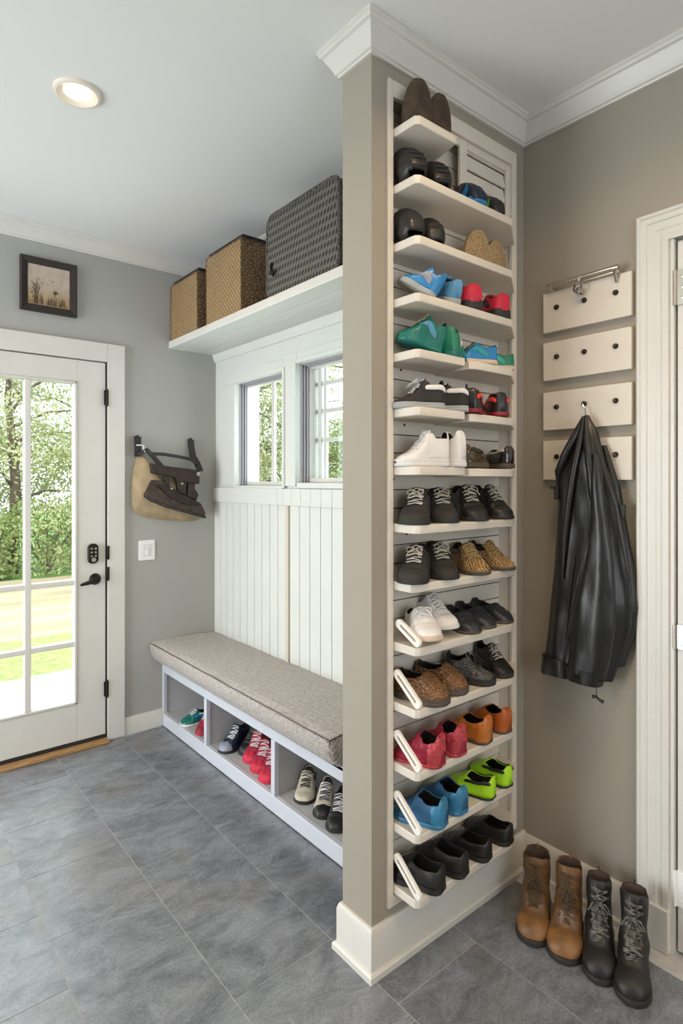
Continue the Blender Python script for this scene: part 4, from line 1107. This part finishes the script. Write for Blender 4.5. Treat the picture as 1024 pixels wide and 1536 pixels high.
# row 5
pair(4, [(1.235, 1.160, 156, 16, 'teal sneaker with blue side, leftmost on the fifth shelf from the top')],
     S_('sneaker', 'sneaker', .132, .074, .098, TEAL, TEAL, stripe=SBLUE, counter=TEAL, tongue=TURQ, lace=LKG, sth=.022))
pair(4, [(1.372, 1.150, 32, 0, 'green sneaker with white side stripes beside the teal sneaker')],
     S_('sneaker', 'hightop', .130, .074, .094, GRN, TEAL, stripe=WHT, lace=LKX, sth=.014))
pair(4, [(1.478, 1.155, 150, 0, 'low blue running shoe with a turquoise tongue on the fifth shelf'),],
     S_('running_shoe', 'sneaker', .145, .074, .068, BLUE, PSOLE, stripe=TURQ, tongue=TURQ, lace=LKG))
pair(4, [(1.606, 1.175, 140, 0, 'low green running shoe with yellow laces at the right end of the fifth shelf')],
     S_('running_shoe', 'sneaker', .130, .066, .060, GRN, PSOLE, stripe=TURQ, lace=LKG))
# row 6
pair(5, [(1.232, 1.158, 150, 0, 'dark grey sneaker with white tongue and pale sole, left one on the sixth shelf'),
         (1.345, 1.165, 130, 0, 'dark grey sneaker with white tongue and pale sole, right one on the sixth shelf')],
     S_('sneaker', 'hightop', .150, .080, .090, CHG, GSOLE, lace=LKX, tongue=WHT, collar=WHT, sth=.016, bow=True), group='grey sneakers on the sixth shelf')
pair(5, [(1.468, 1.150, 35, 0, 'black sneaker with bright red patches, left one on the sixth shelf'),
         (1.592, 1.162, 55, 0, 'black sneaker with bright red patches, right one on the sixth shelf')],
     S_('sneaker', 'hightop', .145, .076, .080, K_, DRED, stripe=REDO, collar=REDO, tongue=REDO, lace=LKB, sth=.012), group='red and black sneakers on the sixth shelf')
# row 7
pair(6, [(1.238, 1.148, 158, 0, 'chunky white high-top sneaker seen from the side on the seventh shelf')],
     S_('high_top_sneaker', 'hightop', .158, .078, .108, WHT, WSOLE, lace=LKX, sth=.020))
pair(6, [(1.352, 1.165, 86, 0, 'chunky white high-top sneaker seen from the heel on the seventh shelf')],
     S_('high_top_sneaker', 'hightop', .150, .070, .106, WHT, WSOLE, lace=LKX, sth=.020, counter=WHT))
pair(6, [(1.482, 1.162, 20, 0, 'dark patterned strap shoe with brown sole beside the white high-tops'),],
     S_('strap_shoe', 'loafer', .148, .076, .074, PATN, BRSOLE, collar=KS, sth=.016))
pair(6, [(1.618, 1.168, 70, 0, 'black strap shoe with a pale edge at the right end of the seventh shelf')],
     S_('strap_shoe', 'loafer', .140, .070, .074, KS, BRSOLE, collar=LKW, sth=.014))
# row 8
pair(7, [(1.228, 1.158, -148, 0, 'black ankle shoe with looping laces, leftmost on the eighth shelf'),
         (1.338, 1.165, -122, 0, 'black ankle shoe with looping laces, second from the left on the eighth shelf')],
     S_('ankle_shoe', 'bootie', .150, .084, .104, CHG, BSOLE, lace=LKW, tongue=KS, bow=True, sth=.010), group='black laced ankle shoes')
pair(7, [(1.462, 1.160, -112, 0, 'tall black ankle shoe with cream lace bow, third from left on the eighth shelf'),
         (1.590, 1.165, -98, 0, 'tall black ankle shoe with cream lace bow, right end of the eighth shelf')],
     S_('ankle_shoe', 'bootie', .145, .086, .112, K_, BSOLE, lace=LKW, bow=True, sth=.010), group='tall black laced ankle shoes')
# row 9
pair(8, [(1.226, 1.160, -150, 0, 'charcoal suede laced shoe with a round lace loop, leftmost on the ninth shelf'),
         (1.338, 1.168, -118, 0, 'charcoal suede laced shoe beside the tan woven shoes')],
     S_('laced_shoe', 'bootie', .150, .084, .104, CHG, BSOLE, lace=LKW, bow=True, sth=.010), group='charcoal suede shoes on the ninth shelf')
pair(8, [(1.470, 1.162, -108, 0, 'tan woven shoe with a dark collar, left one on the ninth shelf'),
         (1.592, 1.168, -80, 0, 'tan woven shoe with a dark collar, right end of the ninth shelf')],
     S_('woven_shoe', 'bootie', .148, .084, .092, TANS, BRSOLE, lace=LKG, collar=K_, sth=.010), group='tan woven shoes on the ninth shelf')
# row 10
pair(9, [(1.242, 1.150, -118, 6, 'white sneaker with peach sole, front one on the tenth shelf')],
     S_('sneaker', 'sneaker', .162, .086, .082, WHT, PSOLE, lace=LKX, bow=True, sth=.014))
pair(9, [(1.342, 1.180, -98, 10, 'white sneaker with a grey tongue standing behind the peach-soled one')],
     S_('sneaker', 'bootie', .150, .078, .108, WHT, WSOLE, lace=LKX, tongue=GSOLE, sth=.012))
pair(9, [(1.430, 1.160, -105, 0, 'black leather loafer next to the white sneakers on the tenth shelf'),
         (1.512, 1.172, -95, 0, 'black leather loafer, middle one of the three on the tenth shelf'),
         (1.604, 1.176, -86, 0, 'black leather loafer at the right end of the tenth shelf')],
     S_('loafer', 'loafer', .140, .074, .066, DKG, BRSOLE, sth=.008), group='black loafers on the tenth shelf')
# row 11
pair(10, [(1.246, 1.152, -75, 0, 'brown textured leather shoe, left one on the eleventh shelf'),
          (1.350, 1.172, -70, 0, 'brown textured leather shoe, right one on the eleventh shelf')],
     S_('textured_shoe', 'clog', .158, .092, .080, BRNT, BRSOLE, sth=.020), group='brown textured shoes')
pair(10, [(1.472, 1.160, -58, 0, 'black and grey hiking shoe beside the brown textured shoes')],
     S_('hiking_shoe', 'bootie', .150, .082, .090, CAMO, BSOLE, counter=CHG, lace=LKB, sth=.020, bow=True))
pair(10, [(1.600, 1.168, -100, 0, 'black laced hiking shoe at the right end of the eleventh shelf')],
     S_('hiking_shoe', 'bootie', .142, .074, .094, K_, BSOLE, lace=LKW, sth=.016, bow=True))
# row 12
pair(11, [(1.236, 1.160, 104, 0, 'hot pink slouchy fabric shoe with glitter heel, left one on the twelfth shelf'),
          (1.345, 1.168, 92, 0, 'hot pink slouchy fabric shoe with glitter heel, right one on the twelfth shelf')],
     S_('fabric_shoe', 'hightop', .155, .092, .090, PINK, PNK2, counter=PNK2, crumple=.006, sth=.008), group='hot pink fabric shoes')
pair(11, [(1.462, 1.165, 100, 0, 'orange leather shoe seen from the heel beside the pink pair')],
     S_('leather_shoe', 'loafer', .152, .086, .084, ORG_, BRSOLE, counter=ORG_, sth=.008, crumple=.001))
pair(11, [(1.585, 1.170, 84, 0, 'burnt orange leather shoe at the right end of the twelfth shelf')],
     S_('leather_shoe', 'loafer', .146, .080, .080, ORG2, BRSOLE, counter=ORG2, sth=.008))
# row 13
pair(12, [(1.242, 1.158, 108, 0, 'blue canvas shoe, left one on the thirteenth shelf'),
          (1.350, 1.168, 94, 0, 'blue canvas shoe, right one on the thirteenth shelf')],
     S_('canvas_shoe', 'sneaker', .156, .090, .080, BLU2, BLU3, counter=BLU3, toecap=BLU3, sth=.012, crumple=.002), group='blue canvas shoes')
pair(12, [(1.472, 1.160, 104, 0, 'neon lime running shoe with black lining, left one on the thirteenth shelf'),
          (1.588, 1.172, 86, 0, 'neon lime running shoe with black lining, right end of the thirteenth shelf')],
     S_('running_shoe', 'loafer', .152, .076, .070, LIME, BSOLE, collar=K_, sth=.006), group='neon lime running shoes')
# row 14
pair(13, [(1.232, 1.158, 106, 0, 'black rubber clog, leftmost on the bottom shelf'),
          (1.338, 1.160, 102, 0, 'black rubber clog, second from the left on the bottom shelf')],
     S_('clog', 'clog', .158, .086, .074, KF, KF, sth=.016), group='black clogs on the bottom shelf')
pair(13, [(1.450, 1.160, 102, 0, 'low black slip-on shoe, third from the left on the bottom shelf'),
          (1.570, 1.166, 98, 0, 'low black slip-on shoe, right end of the bottom shelf')],
     S_('slip_on_shoe', 'loafer', .156, .084, .066, K_, KF, sth=.014), group='low black slip-ons on the bottom shelf')

# shoes in the bench cubbies (floor z .07)
ZB = .070
pair(ZB, [(1.408, 2.935, 172, 0, 'teal sneaker with white collar in the left cubby of the bench')],
     S_('sneaker', 'sneaker', .165, .085, .070, TEAL, WSOLE, stripe=BLUE, collar=WHT, lace=LKX))
pair(ZB, [(1.53, 2.885, 178, 0, 'white shoe with dark lining behind the teal sneaker in the left cubby')],
     S_('slip_on_shoe', 'clog', .17, .085, .125, WHT, WSOLE, sth=.016))
pair(ZB, [(1.410, 2.800, -160, 0, 'pink knotted fabric shoe beside the divider in the left cubby')],
     S_('fabric_shoe', 'sneaker', .150, .066, .098, PINK, PNK2, crumple=.006, lace=LKX))
pair(ZB, [(1.425, 2.548, -164, 0, 'navy and black sneaker with grey toe, left one in the middle cubby'),],
     S_('sneaker', 'hightop', .185, .082, .105, NAVY, BSOLE, toecap=GRYB, lace=LKX, crumple=.002))
pair(ZB, [(1.480, 2.470, -160, 0, 'navy and black sneaker half behind the pink shoes in the middle cubby'),],
     S_('sneaker', 'hightop', .165, .080, .115, K_, BSOLE, stripe=NAVY, lace=LKB, crumple=.002))
pair(ZB, [(1.455, 2.392, -150, 0, 'crimson slouchy sneaker nearest the navy sneaker in the middle cubby'),
          (1.435, 2.292, -150, 0, 'crimson slouchy sneaker between two others in the middle cubby'),
          (1.416, 2.195, -146, 0, 'crimson laced sneaker beside the right divider of the middle cubby')],
     S_('sneaker', 'hightop', .165, .088, .118, PINK, RED, lace=LKX, crumple=.004, toecap=RED, sth=.010), group='crimson sneakers in the bench')
pair(ZB, [(1.430, 1.965, -138, 0, 'cream and black sneaker, leftmost in the right cubby of the bench')],
     S_('sneaker', 'hightop', .145, .082, .098, lea('cream_leather', (.60, .54, .42), var=.2), BSOLE, collar=K_, counter=K_, lace=LKB))
pair(ZB, [(1.430, 1.838, -138, 0, 'white and black sneaker, middle one in the right cubby of the bench')],
     S_('sneaker', 'hightop', .155, .080, .100, lea('cream_leather', (.6, .54, .42)), BSOLE, toecap=K_, lace=LKB, tongue=WHT))
pair(ZB, [(1.420, 1.738, -142, 0, 'black laced sneaker nearest the partition in the right cubby of the bench')],
     S_('sneaker', 'hightop', .165, .082, .105, K_, BSOLE, lace=LKX, bow=False))

# ------------------------------------------------------------------ boots on the floor
def mk_boot(label, up, cap, sole, lace, Ls=.21, Wd=.082, H=.19, group=None, flare=.0, lining=None, shaft=.036, seed=0):
    seed = len([o_ for o_ in bpy.data.objects if o_.name.startswith('laced_boot')])*3.7
    root = thing('laced_boot', label, 'boot', (0, 0, 0), group)
    lining = lining or mat('boot_lining', (.06, .04, .03), .9)
    # rings: centre (x,z), half width, half depth, tilt of the ring plane (0 = horizontal, 90 = vertical)
    R = [(-.052, H, shaft*.93, shaft*1.02+flare, 6), (-.052, H*.90, shaft*.93, shaft*1.0, 4), (-.050, H*.74, shaft*.90, shaft*.97, 4), (-.048, H*.60, shaft*.88, shaft*.98, 8), (-.044, H*.48, shaft*.92, shaft*1.12, 16),
         (-.036, H*.385, shaft*.97, shaft*1.36, 30), (-.022, H*.31, shaft*1.0, shaft*1.50, 44), (.0, H*.245, Wd*.43, shaft*1.30, 58), (.022, .036, Wd*.46, .034, 70), (.045, .032, Wd*.49, .028, 80), (.066, .030, Wd*.485, .0245, 88), (.084, .029, Wd*.44, .0215, 92), (.096, .026, Wd*.34, .017, 94), (.103, .023, Wd*.18, .010, 95)]
    n = 28; bm = bmesh.new(); rings = []
    k = Ls/.21
    for (cx, cz, hw, hd, tl) in R:
        a = math.radians(tl); ring = []
        ux, uz = math.cos(a), -math.sin(a)       # 'front' direction within ring plane tilts down... toe side up
        for i in range(n):
            ph = 2*PI*i/n; f = math.cos(ph); s = math.sin(ph)
            # direction from back (f=-1) to front (f=+1): front/top
            px = cx+hd*f*math.cos(a); pz = cz+hd*f*math.sin(a)
            e = 1
            y = hw*(1 if s >= 0 else -1)*abs(s)**.85
            p = Vector((px*k, y, max(pz, .012)))
            p += Vector((1, 1, 1))*0.0
            cr_ = 1.0 if .04 < p.z < H*.8 else .4
            p.x += cr_*(.0075*noise.noise(Vector((p.x*30+seed, p.y*26, p.z*60)))+.003*math.sin(p.z*190+seed+4*p.y/.04)*(p.x > -.06)); p.y += cr_*.006*noise.noise(Vector((p.x*28+9, p.y*28, p.z*42+seed)))
            if cz == H and f > .2: p.z += .006*f      # higher front flap
            if cz == H and abs(s) > .9: p.z -= .010
            ring.append(bm.verts.new(p))
        rings.append(ring)
    for a, b in zip(rings, rings[1:]):
        for i in range(n): bm.faces.new((a[i], a[(i+1) % n], b[(i+1) % n], b[i]))
    bm.faces.new(rings[-1])
    o = obj('upper', bm, up, root, out=True, smooth=70, extra=(lining,))
    sd = o.modifiers.new('thick', 'SOLIDIFY'); sd.thickness = .004; sd.offset = -1; sd.material_offset = 1; sd.material_offset_rim = 0
    # toe cap patch
    bm = bmesh.new(); V = []
    for q in range(9, 14):
        cx, cz, hw, hd, tl = R[q]; a = math.radians(tl)
        V.append([bm.verts.new((k*(cx+(hd+.0015)*math.cos(2*PI*i/n)*math.cos(a)+(.002 if q == 13 else 0)), (hw+.0018)*(1 if math.sin(2*PI*i/n) >= 0 else -1)*abs(math.sin(2*PI*i/n))**.85, max(cz+(hd+.0018)*math.cos(2*PI*i/n)*math.sin(a), .012))) for i in range(n)])
    for a, b in zip(V, V[1:]):
        for i in range(n): bm.faces.new((a[i], a[(i+1) % n], b[(i+1) % n], b[i]))
    bm.faces.new(V[-1]); obj('toe_cap', bm, cap, root, smooth=70)
    # sole
    bm = bmesh.new(); ts = [0, .02, .05, .1]+[.1+.8*i/14 for i in range(1, 15)]+[.94, .975, 1]
    def foot(off, z, cut=None): return [bm.verts.new(((-.097+.206*t)*k+(off if t > .5 else -off)*(1 if t in (0, 1) else .2), sg*(interp(WT, t)*Wd/2+off), z)) for sg, seq in ((1, ts), (-1, ts[::-1])) for t in seq]
    LY = [foot(-.001, 0), foot(.003, .002), foot(.0035, .010), foot(.001, .0115), foot(.0035, .013), foot(.002, .019)]
    for a, b in zip(LY, LY[1:]):
        m = len(a)
        for i in range(m): bm.faces.new((a[i], a[(i+1) % m], b[(i+1) % m], b[i]))
    bm.faces.new(LY[0]); bm.faces.new(LY[-1][::-1]); obj('sole', bm, sole, root, smooth=40)
    # laces: across the front from instep to shaft
    F = []
    for (cx, cz, hw, hd, tl) in R[1:9]:
        a = math.radians(tl); F.append((Vector((k*(cx+hd*math.cos(a)), 0, cz+hd*math.sin(a))), Vector((math.cos(a), 0, math.sin(a))), hw))
    bm = bmesh.new(); hks = [bmesh.new(), bmesh.new()]; m = 11; prev = None
    for j in range(m):
        q = j/(m-1)*(len(F)-1); i = min(int(q), len(F)-2); f = q-i
        c = F[i][0].lerp(F[i+1][0], f); d = F[i][1].lerp(F[i+1][1], f).normalized(); w = .020+.003*math.sin(j*2.3)
        a, b = c+Vector((0, -w, 0))-d*.005, c+Vector((0, w, .004*math.sin(j*1.7)))-d*.005
        tube(bm, [a, c+d*.006+Vector((0, 0, .004*math.sin(j*3.1))), b], .0026, 6); tube(bm, [a+Vector((0, 0, .006)), c+d*.008+Vector((0, .004, .004)), b+Vector((0, 0, -.004))], .0020, 6)
        if prev: tube(bm, [prev[0], (prev[2]+c)/2+d*.006, b], .0018, 6); tube(bm, [prev[1], (prev[2]+c)/2+d*.0065, a], .0018, 6)
        prev = (a, b, c)
        for p, hk in ((a, hks[0]), (b, hks[1])): lathe(hk, [(0, -.002), (.0030, -.0015), (.0030, .0025), (0, .003)], p, 'y', 8)
    c = F[1][0]+F[1][1]*.005
    for sg in (-1, 1):
        tube(bm, [c, c+Vector((.012, sg*.018, .004)), c+Vector((.018, sg*.030, -.016)), c+Vector((.010, sg*.018, -.014)), c], .0018, 6)
        tube(bm, [c, c+Vector((.010, sg*.010, -.02)), c+Vector((.012, sg*.020, -.05)), c+Vector((.018, sg*.016, -.066))], .0017, 6)
    obj('laces', bm, lace, root)
    for hk in hks: obj('eyelet_row', hk, mat('aged_brass_eyelet', (.16, .12, .07), .4, .9), root)
    # tongue
    bm = bmesh.new(); Rr = []
    for i, (c, d, hw) in enumerate(F):
        off = d*.0008; Rr.append([bm.verts.new(c+off+Vector((0, y*.016, 0))-d*abs(y)*.003) for y in (-1, -.5, 0, .5, 1)])
    top = F[0][0]+Vector((-.002, 0, .024)); Rr.insert(0, [bm.verts.new(top+Vector((0, y*.018, -abs(y)*.004))) for y in (-1, -.5, 0, .5, 1)])
    for a, b in zip(Rr, Rr[1:]):
        for i in range(4): bm.faces.new((a[i], a[i+1], b[i+1], b[i]))
    x = obj('tongue', bm, cap, root, smooth=70); x.modifiers.new('t', 'SOLIDIFY').thickness = .003
    bm = bmesh.new(); tube(bm, [(-.098*k, 0, H*.80), (-.101*k, 0, H*.94), (-.096*k, 0, H*1.02), (-.088*k, 0, H*.96)], .0025, 6)
    obj('pull_loop', bm, up, root)
    return root
TB = lea('tan_boot_leather', (.20, .095, .034), rough=.5, var=.5, vscale=22, coat=.05)
TBC = lea('tan_toe_leather', (.27, .125, .038), rough=.5, var=.45, coat=0)
KB = lea('black_boot_leather', (.014, .012, .011), rough=.5, var=.4, coat=0)
LB = mat('olive_brown_lace', (.085, .055, .028), .8); LG = mat('grey_speckled_lace', (.20, .18, .15), .7, var=.8, vscale=90)
def putb(r, x, y, yaw, sc=1):
    r.location = (x, y, .0004); r.rotation_euler = (0, 0, math.radians(yaw)); r.scale = (sc, sc, sc)
putb(mk_boot('tan leather work boot with wide open shaft, nearest the shoe rack', TB, TBC, BSOLE, LB, H=.182, Wd=.098, shaft=.044, flare=.010, group='tan work boots'), 1.622, 1.030, 208)
putb(mk_boot('tan leather work boot with orange-brown toe, beside the black boots', TB, TBC, BSOLE, LB, H=.195, Wd=.100, shaft=.041, group='tan work boots'), 1.636, .932, 204)
putb(mk_boot('black laced boot with metal eyelets, next to the tan boots', KB, KB, BSOLE, LG, H=.195, Wd=.088, shaft=.038, group='black laced boots'), 1.645, .838, 208)
putb(mk_boot('black laced boot nearest the white door frame', KB, KB, BSOLE, LG, H=.205, Wd=.088, shaft=.039, group='black laced boots'), 1.650, .745, 202)

# small black oval plate leaning on the baseboard
t = thing('oval_plate', 'small black oval plate with silver lettering on the right baseboard', 'name plate', (XR-.02, .795, .13))
bm = bmesh.new(); prism(bm, rrect(.797, .135, .058, .018, .0085), 'x', XR-.027, XR-.0225); obj('plate', bm, KS, t, bevel=.001)
bm = bmesh.new(); pts = [(XR-.0275, .822-.0022*i, .135+.0042*math.sin(i*1.9)) for i in range(24)]; tube(bm, pts, .0006, 4); obj('lettering', bm, M_nickel, t)

# ------------------------------------------------------------------ outside
M_patio = mat('pale_concrete', (.62, .60, .58), .8, var=.12, vscale=3)
M_lawn = mat('lawn_green', (.30, .29, .12), .95, var=.35, vscale=14, col2=(.19, .23, .07), bump=.6, bscale=60)
M_drive = mat('sandy_drive', (.40, .33, .22), .9, vscale=1.2, col2=(.26, .21, .11), stretch=(.3, 2.5, 1))
M_farlawn = mat('far_lawn', (.16, .34, .07), .95, var=.25, vscale=3)  # grass green of the ground beyond the driveway
gz = -.06
struct('ground', B((-14, 24, YD+TH+.001, 30, gz-.3, gz-.03)), M_farlawn)
o = obj('patio', B((-4, 3.2, YD+TH+.002, 4.75, gz-.03, gz)), M_patio, kind='structure', bevel=.005)
o = obj('lawn', B((-12, 20, 4.75, 5.95, gz-.03, gz-.01)), M_lawn, kind='structure')
o = obj('driveway', B((-12, 20, 5.95, 9.6, gz-.03, gz-.012)), M_drive, kind='structure')
def leaf_mat(key, c1, c2):
    m = bpy.data.materials.new(key); m.use_nodes = True; N = m.node_tree.nodes; L = m.node_tree.links
    b = N['Principled BSDF']; b.inputs['Roughness'].default_value = .55
    tr = N.new('ShaderNodeBsdfTranslucent'); mx = N.new('ShaderNodeMixShader'); mx.inputs[0].default_value = .45
    tc = N.new('ShaderNodeTexCoord'); n = N.new('ShaderNodeTexNoise'); n.inputs['Scale'].default_value = 2.2; n.inputs['Detail'].default_value = 5; L.new(tc.outputs['Object'], n.inputs[0])
    r = N.new('ShaderNodeValToRGB'); r.color_ramp.elements[0].position = .35; r.color_ramp.elements[1].position = .65
    r.color_ramp.elements[0].color = (*c1, 1); r.color_ramp.elements[1].color = (*c2, 1); L.new(n.outputs['Fac'], r.inputs[0])
    L.new(r.outputs[0], b.inputs['Base Color']); L.new(r.outputs[0], tr.inputs[0])
    L.new(b.outputs[0], mx.inputs[1]); L.new(tr.outputs[0], mx.inputs[2]); L.new(mx.outputs[0], N['Material Output'].inputs[0])
    return m
LF = [leaf_mat('leaf_green', (.20, .27, .08), (.52, .58, .26)), leaf_mat('leaf_olive', (.24, .27, .12), (.56, .57, .32)), leaf_mat('leaf_deep', (.12, .19, .05), (.40, .46, .18))]
M_bark = mat('bark', (.14, .10, .075), .9, var=.4, vscale=12, bump=.6, bscale=20)
def tree(x, y, h, r, label, seed, nl=5200, mi=0, low=.15, dens=1.0, leaf=.07):
    rr = random.Random(seed); t = thing('garden_tree', label, 'tree', (x, y, gz-.03), 'trees beyond the driveway')
    bm = bmesh.new(); tips = []
    tube(bm, [(x, y, gz-.03), (x+.05, y, h*.3), (x-.05, y+.05, h*.6), (x, y, h*.92)], [.09, .075, .05, .015], 8)
    for k in range(14):
        z = h*(.18+.75*k/14); a = rr.uniform(0, 6.28); q = r*rr.uniform(.55, .95)
        e = Vector((x+q*math.cos(a), y+q*math.sin(a), z+rr.uniform(.1, .6)))
        tube(bm, [(x, y, z), ((x+e.x)/2, (y+e.y)/2, (z+e.z)/2+.1), e], [.03, .02, .008], 5); tips.append(e)
    obj('trunk', bm, M_bark, t)
    vs, fs = [], []
    cl = []
    for k in range(70):
        z = h*(low+(1-low)*rr.random()); rad = r*math.sqrt(max(.05, 1-((z/h-.45)/.62)**2)); a = rr.uniform(0, 6.28); q = rad*rr.uniform(.2, 1)
        cl.append((Vector((x+q*math.cos(a), y+q*math.sin(a), z)), rr.uniform(.22, .5)*r*.55))
    for k in range(int(nl*dens)):
        c, s = rr.choice(cl); p = c+Vector((rr.gauss(0, 1), rr.gauss(0, 1), rr.gauss(0, .75)))*s*.75
        u = Vector((rr.gauss(0, 1), rr.gauss(0, 1), rr.gauss(0, 1))).normalized(); v = u.cross(Vector((rr.gauss(0, 1), rr.gauss(0, 1), rr.gauss(0, 1)))).normalized()
        l = leaf*rr.uniform(.6, 1.3); w = l*.45; b = len(vs)
        vs += [p-u*l/2, p+v*w/2, p+u*l/2, p-v*w/2]; fs.append((b, b+1, b+2, b+3))
    bm = bmesh.new(); V = [bm.verts.new(v) for v in vs]
    for f in fs: bm.faces.new([V[i] for i in f])
    o = obj('foliage', bm, LF[mi], t)
    return t
trees = [(-1.2, 10.8, 5.2, 1.7, 0, .05), (.6, 11.6, 6.2, 1.8, 2, .05), (1.9, 10.4, 4.4, 1.5, 1, .02), (3.4, 11.2, 5.6, 1.8, 0, .05), (5.0, 10.2, 4.6, 1.6, 1, .03), (6.6, 9.6, 5.2, 1.7, 0, .05), (8.4, 9.2, 6.0, 1.9, 1, .02), (9.6, 7.8, 5.4, 1.7, 0, .02), (11.0, 6.0, 5.0, 1.6, 1, .02), (6.0, 11.4, 5.2, 1.6, 2, .03), (7.6, 8.2, 3.6, 1.3, 0, .03), (5.35, 9.2, 3.5, 1.25, 1, .03)]
tl = ['leafy green tree seen through the left pane of the garden door', 'tall dark green tree behind the others in the garden door view', 'olive bushy tree in the middle of the garden door view', 'green tree seen through the right pane of the garden door', 'pale olive tree at the right edge of the garden door view',
      'green tree seen through the left alcove window', 'tall pale tree seen through the right alcove window', 'thin-crowned tree at the left of the right alcove window', 'distant pale tree at the right of the right alcove window',
      'darker tree standing behind the others in the left alcove window', 'short bushy green tree in the lower half of the right alcove window', 'short olive tree in the lower half of the left alcove window']
for i, (x, y, h, r, mi, low) in enumerate(trees): tree(x, y, h, r, tl[i], 20+i, 21000 if i != 5 else 26000, mi, low, leaf=.066)
# low shrubs along the driveway edge
for i, x in enumerate((-2.2, -.6, .9, 2.3, 3.7, 5.1)):
    rr = random.Random(90+i); bm = bmesh.new()
    for k in range(3200):
        a = rr.uniform(0, 6.28); e = rr.uniform(-.1, 1); q = rr.uniform(.5, 1)**.4
        p = Vector((x+.95*q*math.cos(a)*math.sqrt(1-max(e, 0)**2*.9), 9.95+.45*q*math.sin(a)*math.sqrt(1-max(e, 0)**2*.9), gz+.05+1.15*max(e, 0)*q))
        u = Vector((rr.gauss(0, 1), rr.gauss(0, 1), rr.gauss(0, 1))).normalized(); v = u.cross(Vector((rr.gauss(0, 1), rr.gauss(0, 1), rr.gauss(0, 1)))).normalized(); l = .08
        bm.faces.new([bm.verts.new(w) for w in (p-u*l/2, p+v*l*.25, p+u*l/2, p-v*l*.25)])
    s = thing('garden_shrub', 'low rounded green shrub at the far edge of the driveway, number of the row unclear', 'shrub', (x, 9.95, gz), 'shrubs along the driveway')
    s['label'] = 'low rounded green shrub in the row along the far edge of the driveway'
    obj('foliage', bm, LF[(i*2) % 3], s)
    bm = bmesh.new()
    for k in range(5): tube(bm, [(x, 9.95, gz-.03), (x+.12*(k-2), 9.95+.05*(k % 2), .4), (x+.25*(k-2), 9.95, .8)], [.02, .014, .006], 5)
    obj('stem', bm, M_bark, s)
